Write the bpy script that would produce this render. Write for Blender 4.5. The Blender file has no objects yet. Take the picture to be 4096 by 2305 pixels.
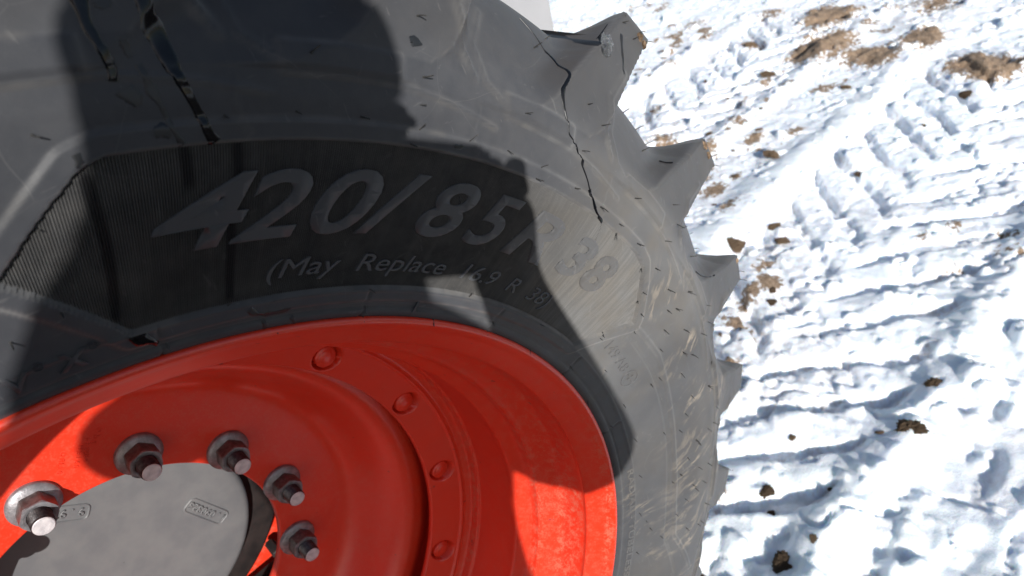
import bpy, bmesh, math, random
import numpy as np
from mathutils import Vector, Matrix
from mathutils.bvhtree import BVHTree

random.seed(7)
rng = np.random.default_rng(11)
R = math.radians
scene = bpy.context.scene

# ------------------------------------------------------------------ camera
CAM = Vector((0.12377, -0.41695, 1.51048))
RIGHT = Vector((0.69671, -0.68670, -0.20744))
UP = Vector((0.53553, 0.30549, 0.78733))
FWD = Vector((0.47729, 0.65963, -0.58058))
cam_data = bpy.data.cameras.new("camera")
cam = bpy.data.objects.new("render_camera", cam_data)
scene.collection.objects.link(cam)
m = Matrix.Identity(4)
for i in range(3):
    m[i][0], m[i][1], m[i][2], m[i][3] = RIGHT[i], UP[i], -FWD[i], CAM[i]
cam.matrix_world = m
cam_data.sensor_width = 36.0
cam_data.lens = 36.0 * 2731 / 4096
cam_data.clip_start = 0.01
cam_data.clip_end = 2000
cam_data.dof.use_dof = True
cam_data.dof.focus_distance = 0.60
cam_data.dof.aperture_fstop = 9.0
scene.camera = cam

# ------------------------------------------------------------------ light
SUN = Vector((0.41075, 0.78918, -0.45660)).normalized()      # direction the light travels
elev = math.asin(-SUN.z)
world = bpy.data.worlds.new("World")
scene.world = world
world.use_nodes = True
wn = world.node_tree
bg = wn.nodes["Background"]
sky = wn.nodes.new("ShaderNodeTexSky")
sky.sky_type = 'NISHITA'
sky.sun_disc = False
sky.sun_elevation = elev
sky.sun_rotation = math.atan2(-SUN.x, -SUN.y)
wn.links.new(sky.outputs[0], bg.inputs[0])
bg.inputs[1].default_value = 0.080
sun_data = bpy.data.lights.new("sun", 'SUN')
sun_data.energy = 5.0
sun_data.angle = R(0.53)
sun_data.color = (1.0, 0.97, 0.93)
sun = bpy.data.objects.new("sun", sun_data)
sun.rotation_euler = SUN.to_track_quat('-Z', 'Y').to_euler()
scene.collection.objects.link(sun)
scene.view_settings.view_transform = 'Standard'
scene.view_settings.look = 'None'
scene.view_settings.gamma = 1.0
scene.view_settings.use_curve_mapping = False
scene.view_settings.exposure = 0.35

# ------------------------------------------------------------------ helpers
HUB_Z = 0.79
A0 = 3.3            # wheel roll, degrees
COL = scene.collection


def link(o, parent=None):
    COL.objects.link(o)
    if parent is not None:
        o.parent = parent
        o.matrix_parent_inverse = parent.matrix_world.inverted()
    return o


def tag(o, label=None, cat=None, group=None, kind=None):
    for k, v in (("label", label), ("category", cat), ("group", group), ("kind", kind)):
        if v:
            o[k] = v
    return o


def empty(name, loc):
    o = bpy.data.objects.new(name, None)
    o.location = loc
    o.empty_display_size = 0.1
    COL.objects.link(o)
    o.matrix_world = Matrix.Translation(loc)
    return o


def mesh_np(name, V, F, mat=None, parent=None, smooth=True, local=None):
    """V (n,3); F (m,4) or (m,3) int arrays. world coordinates."""
    V = np.asarray(V, np.float32)
    F = np.asarray(F, np.int32)
    me = bpy.data.meshes.new(name)
    me.vertices.add(len(V))
    k = F.shape[1]
    me.loops.add(F.size)
    me.polygons.add(len(F))
    me.vertices.foreach_set("co", V.ravel())
    me.loops.foreach_set("vertex_index", F.ravel())
    me.polygons.foreach_set("loop_start", np.arange(0, F.size, k, dtype=np.int32))
    me.polygons.foreach_set("loop_total", np.full(len(F), k, np.int32))
    me.polygons.foreach_set("use_smooth", np.full(len(F), smooth, bool))
    me.update(calc_edges=True)
    if mat:
        me.materials.append(mat)
    o = bpy.data.objects.new(name, me)
    link(o, parent)
    return o


def obj_from_bm(name, bm, mat, parent=None, smooth=False):
    me = bpy.data.meshes.new(name)
    bm.to_mesh(me)
    bm.free()
    if smooth:
        for p in me.polygons:
            p.use_smooth = True
    if mat:
        me.materials.append(mat)
    o = bpy.data.objects.new(name, me)
    link(o, parent)
    return o


def grid_faces(nr, nc, closed=False):
    a = np.arange(nr * nc).reshape(nr, nc)
    if closed:
        b = np.roll(a, -1, axis=1)
        return np.stack([a[:-1], b[:-1], b[1:], a[1:]], -1).reshape(-1, 4)
    return np.stack([a[:-1, :-1], a[:-1, 1:], a[1:, 1:], a[1:, :-1]], -1).reshape(-1, 4)


def wpos(th, r, y):
    """wheel polar (degrees, metres, axial) -> world"""
    t = np.radians(np.asarray(th, float) + A0)
    return np.stack([r * np.cos(t), np.broadcast_to(y, np.shape(t)) + 0 * t, r * np.sin(t) + HUB_Z], -1)


def pchip(x, y, xq):
    x = np.asarray(x, float); y = np.asarray(y, float)
    h = np.diff(x); d = np.diff(y) / h
    mm = np.zeros_like(y)
    mm[0], mm[-1] = d[0], d[-1]
    for i in range(1, len(x) - 1):
        mm[i] = 0 if d[i - 1] * d[i] <= 0 else 2 * d[i - 1] * d[i] / (d[i - 1] + d[i])
    k = np.clip(np.searchsorted(x, xq) - 1, 0, len(h) - 1)
    t = (xq - x[k]) / h[k]
    return ((2*t**3-3*t**2+1)*y[k] + (t**3-2*t**2+t)*h[k]*mm[k] + (-2*t**3+3*t**2)*y[k+1] + (t**3-t**2)*h[k]*mm[k+1])


def catmull(P, n):
    P = np.asarray(P, float)
    s = np.concatenate([[0], np.cumsum(np.hypot(*np.diff(P, axis=0).T))])
    q = np.linspace(0, s[-1], n)
    return np.stack([pchip(s, P[:, 0], q), pchip(s, P[:, 1], q)], 1)


def sstep(x):
    x = np.clip(x, 0, 1)
    return x * x * (3 - 2 * x)


def vnoise(x, y, seed=0):
    """smooth value noise 0..1"""
    r_ = np.random.default_rng(seed).random((256, 256))
    xi = np.floor(x).astype(int); yi = np.floor(y).astype(int)
    fx = x - xi; fy = y - yi
    fx = fx * fx * (3 - 2 * fx); fy = fy * fy * (3 - 2 * fy)
    g = lambda a, b: r_[a % 256, b % 256]
    return (g(xi, yi) * (1 - fx) + g(xi + 1, yi) * fx) * (1 - fy) + (g(xi, yi + 1) * (1 - fx) + g(xi + 1, yi + 1) * fx) * fy


def fbm(x, y, oct=4, seed=0):
    s = 0; a = 0.5; t = 0
    for i in range(oct):
        s = s + a * vnoise(x * 2 ** i + 13.7 * i, y * 2 ** i + 5.1 * i, seed + i)
        t += a
        a *= 0.5
    return s / t


def set_attr(o, name, vals):
    at = o.data.attributes.new(name, 'FLOAT', 'POINT')
    at.data.foreach_set("value", np.asarray(vals, np.float32).ravel())


# ------------------------------------------------------------------ materials
class NT:
    def __init__(s, name):
        s.m = bpy.data.materials.new(name)
        s.m.use_nodes = True
        s.t = s.m.node_tree
        s.b = s.t.nodes["Principled BSDF"]

    def n(s, typ, **kw):
        nd = s.t.nodes.new("ShaderNode" + typ)
        ins = kw.pop("ins", {})
        for k, v in kw.items():
            setattr(nd, k, v)
        for k, v in ins.items():
            if hasattr(v, "node"):
                s.t.links.new(v, nd.inputs[k])
            else:
                nd.inputs[k].default_value = v
        return nd

    def noise(s, vec, scale, detail=4, rough=0.55):
        return s.n("TexNoise", ins={"Vector": vec, "Scale": scale, "Detail": detail, "Roughness": rough}).outputs["Fac"]

    def math(s, op, a, b=0.0, c=None, clamp=False):
        nd = s.n("Math", operation=op, use_clamp=clamp)
        for i, v in enumerate((a, b, c)):
            if v is None:
                continue
            if hasattr(v, "node"):
                s.t.links.new(v, nd.inputs[i])
            else:
                nd.inputs[i].default_value = v
        return nd.outputs[0]

    def ramp(s, fac, lo, hi):
        nd = s.n("MapRange", interpolation_type='SMOOTHSTEP', ins={"Value": fac, "From Min": lo, "From Max": hi})
        return nd.outputs[0]

    def mix(s, fac, a, b):
        nd = s.n("Mix", data_type='RGBA')
        for i, v in ((0, fac), (6, a), (7, b)):
            if hasattr(v, "node"):
                s.t.links.new(v, nd.inputs[i])
            else:
                nd.inputs[i].default_value = v if i == 0 else (*v, 1.0)
        return nd.outputs[2]

    def set(s, **kw):
        for k, v in kw.items():
            k = k.replace("_", " ")
            if hasattr(v, "node"):
                s.t.links.new(v, s.b.inputs[k])
            elif isinstance(v, tuple):
                s.b.inputs[k].default_value = (*v, 1.0)
            else:
                s.b.inputs[k].default_value = v
        return s

    def bump(s, h, strength, dist):
        nd = s.n("Bump", ins={"Height": h, "Strength": strength, "Distance": dist})
        s.t.links.new(nd.outputs[0], s.b.inputs["Normal"])

    def obj(s):
        return s.n("TexCoord").outputs["Object"]

    def attr(s, name):
        return s.n("Attribute", attribute_name=name).outputs["Fac"]

    def mapping(s, vec, scale):
        return s.n("Mapping", ins={"Vector": vec, "Scale": scale}).outputs[0]


def rubber(name, base=(0.032, 0.0345, 0.041), dust_c=(0.088, 0.088, 0.090), dust_lo=0.32, dust_hi=0.85, amount=0.55, scuff=True, dust_f=(0.152, 0.150, 0.146), wet=False):
    t = NT(name)
    o = t.obj()
    n1 = t.noise(o, 5.0, 6, 0.6)
    n2 = t.noise(o, 60.0, 5, 0.65)
    n3 = t.noise(o, 700.0, 2, 0.5)
    d = t.math('MULTIPLY', t.ramp(t.math('ADD', t.math('MULTIPLY', n1, 0.6), t.math('MULTIPLY', n2, 0.4)), dust_lo, dust_hi), amount)
    speck = t.math('MULTIPLY', t.ramp(n3, 0.66, 0.76), 0.12)
    d = t.math('ADD', d, speck, clamp=True)
    col = t.mix(d, base, dust_c)
    dn = t.math('MULTIPLY', t.attr("dust"), t.math('ADD', 0.62, t.math('MULTIPLY', n1, 0.6)), clamp=True)
    df = t.mix(t.ramp(t.noise(o, 11.0, 5, 0.65), 0.42, 0.64), dust_f, (dust_f[0] * 1.02, dust_f[1] * .95, dust_f[2] * .85))
    col = t.mix(dn, col, df)
    # pale hairline scratches
    w = t.n("TexVoronoi", feature='DISTANCE_TO_EDGE', ins={"Vector": t.n("Mix", data_type='VECTOR', ins={0: 0.06, 4: o, 5: t.n("TexNoise", ins={"Vector": o, "Scale": 9.0}).outputs["Color"]}).outputs[1], "Scale": 17.0}).outputs["Distance"]
    hair = t.math('MULTIPLY', t.math('SUBTRACT', 1.0, t.ramp(w, 0.0, 0.006)), t.ramp(t.noise(o, 13.0, 3), 0.52, 0.66))
    col = t.mix(t.math('MULTIPLY', hair, 0.10), col, (0.30, 0.29, 0.27))
    if scuff:
        gm = t.math('MULTIPLY', t.attr("lug_shade"), t.math('ADD', 0.35, t.math('MULTIPLY', n2, 0.7)), clamp=True)
        col = t.mix(gm, col, (0.030, 0.027, 0.025))  # shade painted into the lug flanks
        a = t.attr("scuff")
        sx = t.noise(t.mapping(t.n("Attribute", attribute_name="brush").outputs["Vector"], (1.0, 1.0, 1.0)), 1.0, 4, 0.6)
        sc = t.math('MULTIPLY', t.math('MULTIPLY', t.ramp(sx, 0.50, 0.60), a), t.ramp(t.noise(o, 19.0, 4), 0.46, 0.58))
        col = t.mix(t.math('MULTIPLY', sc, 0.62), col, (0.29, 0.245, 0.190))
    for sc_, ax in ((1.0, (240, 20, 60)), (1.0, (30, 200, 150))):
        ns = t.noise(t.mapping(o, ax), 1.0, 3, 0.5)
        col = t.mix(t.math('MULTIPLY', t.ramp(ns, 0.69, 0.74), 0.11), col, (0.26, 0.25, 0.235))
    if wet:
        col = t.mix(t.math('MULTIPLY', t.attr("wet"), 0.85), col, (0.006, 0.006, 0.008))
    t.set(Base_Color=col, Roughness=t.math('ADD', 0.50, t.math('MULTIPLY', d, 0.35)))
    t.b.inputs["Specular IOR Level"].default_value = 0.25
    t.b.inputs["Diffuse Roughness"].default_value = 1.0
    bh = t.math('ADD', t.math('MULTIPLY', n2, 0.5), t.math('MULTIPLY', n3, 0.25))
    t.bump(bh, 0.25, 0.0012)
    return t.m


def red_paint(name):
    t = NT(name)
    o = t.obj()
    n1 = t.noise(o, 7.0, 5, 0.6)
    n2 = t.noise(o, 90.0, 4, 0.7)
    n3 = t.noise(o, 520.0, 3)
    col = t.mix(t.ramp(n1, 0.3, 0.75), (0.690, 0.030, 0.008), (0.630, 0.034, 0.012))
    a = t.attr("dirt")
    dm = t.math('MULTIPLY', t.ramp(t.math('ADD', t.math('MULTIPLY', n2, 0.5), t.math('MULTIPLY', n3, 0.5)), 0.47, 0.60), a)
    speck = t.math('MULTIPLY', t.ramp(n3, 0.70, 0.78), 0.22)
    col = t.mix(t.math('ADD', t.math('MULTIPLY', dm, 0.6), speck, clamp=True), col, (0.48, 0.30, 0.20))
    blk = t.math('MULTIPLY', t.ramp(t.noise(o, 55.0, 3), 0.71, 0.76), 0.6)
    col = t.mix(blk, col, (0.10, 0.03, 0.03))
    t.set(Base_Color=col, Roughness=t.math('ADD', 0.30, t.math('MULTIPLY', n1, 0.16)))
    t.b.inputs["Specular IOR Level"].default_value = 0.75
    t.bump(t.math('ADD', t.math('MULTIPLY', n2, 0.5), t.math('MULTIPLY', n1, 0.5)), 0.12, 0.001)
    return t.m


def simple(name, col, col2, scale, rough, metal=0.0, bump=0.2, bdist=0.001, spec=0.5):
    t = NT(name)
    o = t.obj()
    n = t.noise(o, scale, 5, 0.6)
    t.set(Base_Color=t.mix(t.ramp(n, 0.3, 0.7), col, col2), Roughness=rough, Metallic=metal)
    t.b.inputs["Specular IOR Level"].default_value = spec
    t.bump(t.noise(o, scale * 3, 4), bump, bdist)
    return t.m


M_TYRE = rubber("tyre_rubber")
M_PANEL = rubber("ribbed_rubber", base=(0.017, 0.018, 0.020), dust_c=(0.150, 0.142, 0.130), amount=0.6, scuff=False, wet=True)
M_LETTER = rubber("letter_rubber", base=(0.050, 0.052, 0.057), amount=0.40, scuff=False)
M_HAIR = simple("hair_rubber", (0.022, 0.022, 0.022), (0.05, 0.048, 0.044), 300, 0.5)
M_RED = red_paint("red_paint")
M_GREY = simple("grey_paint", (0.106, 0.107, 0.112), (0.132, 0.131, 0.132), 26, 0.5, bump=0.1)
M_PANELGREY = simple("pale_grey_paint", (0.30, 0.30, 0.31), (0.34, 0.34, 0.35), 6, 0.45, bump=0.05)
M_ZINC = simple("zinc_plate", (0.17, 0.165, 0.175), (0.30, 0.29, 0.305), 130, 0.45, metal=0.5, bump=0.3)
M_NUTSIDE = simple("nut_steel", (0.10, 0.085, 0.08), (0.20, 0.18, 0.175), 160, 0.40, metal=0.6, bump=0.3)
M_STUD = simple("stud_steel", (0.045, 0.043, 0.046), (0.11, 0.105, 0.105), 220, 0.38, metal=0.8, bump=0.2)
M_TIP = simple("stud_end", (0.45, 0.43, 0.45), (0.68, 0.65, 0.66), 120, 0.5, metal=0.35, bump=0.6)
M_DARK = simple("grease_and_shade", (0.012, 0.010, 0.010), (0.030, 0.022, 0.02), 40, 0.6)


def wet_mat(name="water_film", rough=0.12, spec=0.30):
    t = NT(name)
    o = t.obj()
    t.set(Base_Color=(0.0035, 0.004, 0.0055), Roughness=rough)
    t.b.inputs["Specular IOR Level"].default_value = spec
    t.bump(t.noise(o, 90.0, 2), 0.15, 0.002)
    return t.m


def damp_mat():
    t = NT("damp_rubber")
    o = t.obj()
    t.set(Base_Color=t.mix(t.noise(o, 60.0), (0.006, 0.007, 0.009), (0.012, 0.013, 0.015)), Roughness=0.5)
    return t.m


def ice_mat():
    t = NT("ice")
    o = t.obj()
    t.set(Base_Color=(0.62, 0.64, 0.66), Roughness=0.10, Transmission_Weight=0.9, IOR=1.31)
    t.bump(t.noise(o, 260.0, 4), 0.8, 0.004)
    return t.m


M_WET, M_DAMP, M_ICE = wet_mat(), damp_mat(), ice_mat()
M_WETS = wet_mat("thin_water_film", 0.38, 0.35)


def soil_mat(name="soil", k=1.0):
    t = NT(name)
    o = t.obj()
    n = t.noise(o, 70.0, 6, 0.65)
    n2 = t.noise(o, 9.0, 3)
    c = t.mix(t.ramp(n, 0.35, 0.68), (0.11 * k, 0.072 * k, 0.045 * k), (0.38 * k, 0.275 * k, 0.185 * k))
    t.set(Base_Color=c, Roughness=0.95)
    t.b.inputs["Specular IOR Level"].default_value = 0.080
    t.bump(n, 0.9, 0.012)
    return t.m


M_SOIL = soil_mat()
M_SOILD = soil_mat("damp_soil", 0.62)


def snow_mat():
    t = NT("snow")
    o = t.obj()
    n1 = t.noise(o, 55.0, 6, 0.65)
    n2 = t.noise(o, 220.0, 3, 0.6)
    dirt = t.attr("soil")
    tint = t.attr("tint")
    m1 = t.math('ADD', dirt, t.math('MULTIPLY', t.math('SUBTRACT', n1, 0.5), 1.1))
    soil = t.ramp(m1, 0.42, 0.56)
    tn = t.math('MULTIPLY', tint, t.ramp(n1, 0.36, 0.66))
    snow = t.mix(t.math('MULTIPLY', tn, 0.62), (0.84, 0.90, 0.975), (0.47, 0.375, 0.285))
    sc = t.mix(t.ramp(n2, 0.35, 0.65), (0.12, 0.082, 0.054), (0.36, 0.265, 0.185))
    sc = t.mix(t.math('MULTIPLY', t.attr("mud"), 0.95), sc, (0.030, 0.022, 0.016))  # darkens the unseen ground added against snow bounce
    col = t.mix(soil, snow, sc)
    t.set(Base_Color=col, Roughness=t.math('ADD', 0.62, t.math('MULTIPLY', soil, 0.3)))
    t.b.inputs["Specular IOR Level"].default_value = 0.25
    t.b.inputs["Subsurface Weight"].default_value = 0.7
    t.b.inputs["Subsurface Radius"].default_value = (0.6, 0.8, 1.0)
    t.b.inputs["Subsurface Scale"].default_value = 0.022
    t.bump(t.math('ADD', t.math('MULTIPLY', n1, 0.65), t.math('MULTIPLY', n2, 0.35)), 0.45, 0.014)
    return t.m


M_SNOW = snow_mat()

# ------------------------------------------------------------------ ground: churned snow with tyre tracks
def axis(lo, hi, step, far):
    a = list(np.arange(lo, hi + step / 2, step))
    s = step; x = a[-1]
    while x < far:
        s = min(s * 1.22, 60); x += s; a.append(x)
    s = step; x = a[0]; pre = []
    while x > -far:
        s = min(s * 1.22, 60); x -= s; pre.append(x)
    return np.array(pre[::-1] + a)


GX = axis(0.62, 4.95, 0.0075, 400)
GY = axis(-0.62, 3.95, 0.0075, 400)
X, Y = np.meshgrid(GX, GY)
near = sstep((6.5 - np.maximum(np.abs(X - 2.8), np.abs(Y - 1.6))) / 2.0)

H = 0.05 * (fbm(X * 0.55, Y * 0.55, 3, 3) - 0.5)
lump = fbm(X * 7, Y * 7, 4, 21)
H += 0.030 * (lump - 0.5) * near
fine = fbm(X * 24, Y * 24, 4, 31)
H += 0.012 * (fine - 0.5) * near
H += 0.003 * (fbm(X * 60, Y * 60, 3, 35) - 0.5) * near
# broken crust: plates with sharp rims
wx = X + 0.05 * (fbm(X * 6, Y * 6, 3, 41) - 0.5); wy = Y + 0.05 * (fbm(X * 6 + 9, Y * 6, 3, 42) - 0.5)
pl = np.abs(fbm(wx * 5, wy * 5, 4, 51) - 0.5)
H -= 0.016 * np.clip(1 - pl / 0.035, 0, 1) * near * (0.35 + 0.65 * (fbm(X * 1.2, Y * 1.2, 2, 52) > 0.5))

tint = np.clip((fbm(X * 2.1, Y * 2.1, 3, 61) - 0.46) * 2.4, 0, 0.7) * near
tint = np.maximum(tint, .8 * np.exp(-((X - 1.75) / .55) ** 2 - ((Y - .52) / .20) ** 2) * sstep((fbm(X * 5, Y * 5, 3, 63) - .42) / .15))
soil = np.zeros_like(X)


def track(yc, hw, pitch, depth, x0, fade_lo, fade_hi, seed):
    """chevron lug prints of a tyre that rolled along X"""
    global H, tint, soil
    jx = 0.085 * (fbm(X * 5, Y * 5, 4, seed) - 0.5) + 0.035 * (fbm(X * 16, Y * 16, 3, seed + 3) - 0.5)
    d = Y - yc + 0.04 * (fbm(X * 3, Y * 3, 2, seed + 1) - 0.5)
    ad = np.abs(d)
    side = (d > 0) * 0.5
    ph = (X + jx - ad * 0.98 - x0) / pitch + side
    k = np.floor(ph)
    f = ph - k
    g = 1 - sstep((np.abs(f - 0.5 + 0.10 * (fine - .5)) - .105) / 0.085)          # groove pressed by a lug
    inside = sstep((hw - ad) / 0.05) * sstep((X - fade_lo) / 0.3) * sstep((fade_hi - X) / 0.8)
    var = 0.25 + 0.95 * vnoise(k * 1.7 + 50 * side, d * 5 + 7, seed + 5)
    g = g * inside * var * sstep(ad / 0.03 - 0.3)
    bar = inside * (1 - g) * (0.6 + 0.4 * np.cos((f) * 2 * math.pi))
    H -= depth * g
    H += 0.009 * bar * var + .010 * np.clip(g * (1 - g) * 4, 0, 1) * inside * (lump - .3)
    H -= 0.012 * inside
    rim = np.exp(-((ad - hw - 0.05) / 0.06) ** 2) * sstep((X - fade_lo) / 0.3) * sstep((fade_hi - X) / 0.8)
    H += 0.030 * rim * (0.4 + lump)
    wall = np.clip(g * (1 - g) * 4, 0, 1)
    tint = np.maximum(tint, np.clip(0.95 * wall * sstep((fbm(X * 3, Y * 3, 3, seed + 8) - 0.36) / 0.3) + 0.25 * g, 0, 0.95))
    soil = np.maximum(soil, 0.34 * wall * sstep((fbm(X * 2.2, Y * 2.2, 3, seed + 9) - 0.5) / 0.2))


track(0.365, 0.39, 0.215, 0.034, 0.06, 0.55, 4.2, 71)
track(1.62, 0.33, 0.215, 0.045, 0.13, 1.4, 4.6, 91)
track(-0.75, 0.30, 0.215, 0.045, 0.0, 0.2, 3.6, 111)

# smooth packed band left of the track
band = np.exp(-((Y - 0.83 - 0.10 * (fbm(X * 2, Y * 0 + 3, 2, 5) - .5)) / 0.09) ** 2) * near * sstep((X - 1.7) / .3) * sstep((3.6 - X) / .5)
H = H * (1 - 0.65 * band) + 0.022 * band
tint *= 1 - band
# boot scuffs near the wheel
for (bx, by, rr, dp) in ((1.06, -0.12, 0.12, 0.045), (1.16, -0.32, 0.13, 0.05), (1.45, -0.22, 0.12, 0.04), (1.32, -0.42, 0.14, 0.05), (1.75, -0.30, .12, .04), (1.0, .04, .07, .03)):
    e = ((X - bx) / rr) ** 2 + ((Y - by) / (rr * 0.55)) ** 2
    H -= .5 * dp * sstep((1.25 - e) / 0.7)
# snow crumbs and broken plates thrown about
dens = (GX > 0.62) & (GX < 4.9)
ix0 = np.searchsorted(GX, 0.62); iy0 = np.searchsorted(GY, -0.62)
ST = 0.0075
for i in range(4600):
    cx = rng.uniform(0.7, 4.8); cy = rng.uniform(-0.55, 3.8)
    rad = rng.choice([0.010, 0.015, 0.022, 0.035, 0.055], p=[.50, .31, .13, .045, .015]) * rng.uniform(.8, 1.25)
    hx = int(rad * 1.5 / ST) + 1
    jx = ix0 + int((cx - 0.62) / ST); jy = iy0 + int((cy + 0.62) / ST)
    s_ = (slice(max(jy - hx, 0), jy + hx + 1), slice(max(jx - hx, 0), jx + hx + 1))
    an = rng.uniform(0, math.pi); ca, sa = math.cos(an), math.sin(an)
    dx = X[s_] - cx; dy = Y[s_] - cy
    el = rng.uniform(0.6, 1.0)
    e = ((ca * dx + sa * dy) / rad) ** 2 + ((-sa * dx + ca * dy) / (rad * el)) ** 2
    if rng.random() < 0.45:
        b = rad * 0.55 * np.sqrt(np.clip(1 - e, 0, 1))
    else:
        b = (rad * 0.40 + 0.15 * (dx * rng.normal() + dy * rng.normal())) * sstep((1 - e) / 0.35)
    if band[jy, jx] < 0.4 or rad < 0.02:
        H[s_] = H[s_] + b

# bare soil heaps and thawed patches (x, y, rx, ry, height, strength)
for (sx, sy, rx, ry, hh, st) in ((3.80, 1.28, .24, .20, .07, .95), (3.72, 1.00, .16, .18, .06, .85), (3.98, 0.86, .20, .13, .07, .9), (3.70, 0.48, .17, .18, .08, .95),
                                 (3.98, 1.30, .12, .10, .03, .7), (4.30, 1.5, .30, .22, .05, .75), (4.6, 1.0, .3, .25, .05, .6), (3.84, 1.73, .08, .09, .02, .7),
                                 (1.62, .50, .05, .10, .01, .58), (1.45, .44, .04, .09, .01, .55), (1.95, .60, .10, .05, .01, .58), (2.30, 1.02, .10, .07, .01, .66), (2.55, 1.22, .16, .05, .01, .62), (2.2, .88, .09, .06, .01, .6), (2.75, 1.10, .12, .05, .01, .6), (3.1, 1.35, .12, .05, .01, .58), (4.35, 1.9, .14, .12, .02, .6), (2.36, 1.16, .14, .12, .02, .62), (2.62, 1.50, .13, .12, .015, .6), (1.78, 0.55, .10, .06, .01, .62), (1.87, 0.53, .07, .06, .01, .7),
                                 (2.88, 0.97, .07, .06, .01, .62), (2.10, 1.15, .16, .09, .015, .6), (4.1, 2.3, .14, .12, .02, .5), (3.4, 2.0, .08, .08, .01, .55), (2.9, 1.75, .12, .07, .01, .55),
                                 (1.30, .60, .10, .08, .01, .55), (2.45, 1.42, .1, .05, .01, .55), (3.95, .28, .12, .10, .04, .7), (1.05, .22, .06, .04, .01, .5)):
    e = ((X - sx) / rx) ** 2 + ((Y - sy) / ry) ** 2
    w = np.exp(-e * 1.0) * (.80 + .55 * fbm(X * 11 + sx, Y * 15, 3, 171))
    hh *= .6
    soil = np.maximum(soil, st * w)
    H += hh * w * (0.5 + lump)
    tint = np.maximum(tint, np.clip(1.2 * w, 0, 0.8))
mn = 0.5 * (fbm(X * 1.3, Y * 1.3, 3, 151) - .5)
mud = np.maximum(sstep((0.58 + mn - X) / 0.25), sstep((-0.95 + mn - Y) / 0.3)) * sstep((14 - np.hypot(X + 1, Y + 1) + 8 * mn) / 3.0) * sstep((3.4 - Y + mn) / .6)  # unseen dark ground, added on the camera side to cut snow bounce
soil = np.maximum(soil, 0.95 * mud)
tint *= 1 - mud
fl_reg = np.maximum(np.clip((fbm(X * 1.3, Y * 1.3, 3, 131) - 0.49) * 4, 0, 1), .9 * sstep((Y - .88) / .1) * sstep((1.75 - Y) / .3) * sstep((X - 1.9) / .3))
flk = np.clip((fbm(X * 9, Y * 13, 4, 133) - 0.53) * 6, 0, 1)
soil = np.maximum(soil, 0.62 * fl_reg * flk * sstep((X - 1.5) / 1.2) * near)
tint = np.maximum(tint, .7 * fl_reg * np.clip((fbm(X * 6, Y * 8, 3, 134) - 0.45) * 5, 0, 1) * sstep((X - 1.5) / 1.0) * near * (1 - band))
H += 0.03 * (fbm(X * .3, Y * .3, 3, 141) - .5) * (1 - near)

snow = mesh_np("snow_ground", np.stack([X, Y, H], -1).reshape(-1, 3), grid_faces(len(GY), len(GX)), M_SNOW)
tag(snow, kind="structure")
set_attr(snow, "soil", soil)
set_attr(snow, "tint", tint)
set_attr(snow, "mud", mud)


def ground_z(x, y):
    j = min(max(np.searchsorted(GX, x), 0), len(GX) - 1)
    i = min(max(np.searchsorted(GY, y), 0), len(GY) - 1)
    return float(H[i, j])


# ------------------------------------------------------------------ the tractor: wheel first
tractor = tag(empty("tractor", (0, 0.19, 0)),
              "tractor parked on snow, seen by its black lugged tyre on an orange-red rim", "tractor")

# ---- tyre
TH = np.concatenate([np.arange(-50, 104, 0.2), np.arange(104, 310, 1.0)])
side = catmull([(.494, .030), (.500, .012), (.508, .0035), (.5125, -.001), (.518, -.003), (.534, -.008), (.560, -.0165), (.585, -.025), (.615, -.034), (.645, -.0395), (.665, -.0400), (.685, -.0362)], 150)
NS = len(side)
car = catmull([(.685, -.0362), (.702, -.0285), (.722, -.0150), (.745, .0030), (.764, .0210), (.779, .042), (.7865, .070), (.792, .12), (.795, .19)], 120)
q = catmull([(.685, -.0385), (.735, -.0240), (.785, -.0090), (.826, .0050)], 62)
q2 = catmull([(.826, .0050), (.8315, .0085), (.8350, .020), (.8425, .10), (.8445, .19)], 59)
lug = np.concatenate([q, q2[1:]])
lug = lug[:len(car)] if len(lug) >= len(car) else lug
car = car[:len(lug)]
NL = len(lug)
Pr = np.concatenate([side[:-1], car]); Ql = np.concatenate([side[:-1], lug])
NR0 = len(Pr)
isl = np.zeros(NR0); isl[NS - 1:] = 1
mir = lambda P: np.stack([P[:, 0], 0.38 - P[:, 1]], 1)
sub = np.concatenate([np.arange(NR0 - 2, NS - 1, -2), np.arange(NS - 1, -1, -5)])
if sub[-1] != 0:
    sub = np.append(sub, 0)

LR = np.array([.685, .702, .715, .742, .783, .820, .832, .85])
LL = np.array([47.3, 43.7, 42.5, 41.1, 38.8, 37.2, 36.4, 36.2])
RR = np.array([40.2, 38.4, 37.0, 35.9, 34.8, 33.7, 33.1, 33.0])


def lug_mask(th, Pl, base):
    """mask 0..1 over (row, theta) and lug index"""
    r = Pl[:, 0][:, None]; y = Pl[:, 1][:, None]
    dy = np.maximum(y - 0.009, 0)
    sh = 33 * dy + 120 * dy * dy
    L = np.interp(r, LR, LL) - sh + base
    Rr = np.interp(r, LR, RR) - sh + base
    w = 1 - sstep((r - .69) / .11) * 0.50
    t = (th[None, :] - Rr + 4.0) % 15.0 - 4.0            # angle above right edge
    width = L - Rr
    lk = np.floor((th[None, :] - Rr + 4.0) / 15.0)
    left = np.clip((t - width) / (3.9 * w + 0.2), 0, 1)
    right = np.clip(-t / (2.0 * w), 0, 1)
    mm = np.where(t > width, (1 - left) ** 1.9, np.where(t < 0, (1 - right) ** 1.8, 1.0))
    return mm, lk, t, width


mk, lk, tt, width = lug_mask(TH, Ql, 0.0)
mk = mk * isl[:, None]
lug_on = (mk > 0.55) & (isl[:, None] > 0)
rr_ = Pr[:, 0][:, None] * (1 - mk) + Ql[:, 0][:, None] * mk
yy_ = Pr[:, 1][:, None] * (1 - mk) + Ql[:, 1][:, None] * mk

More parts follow.
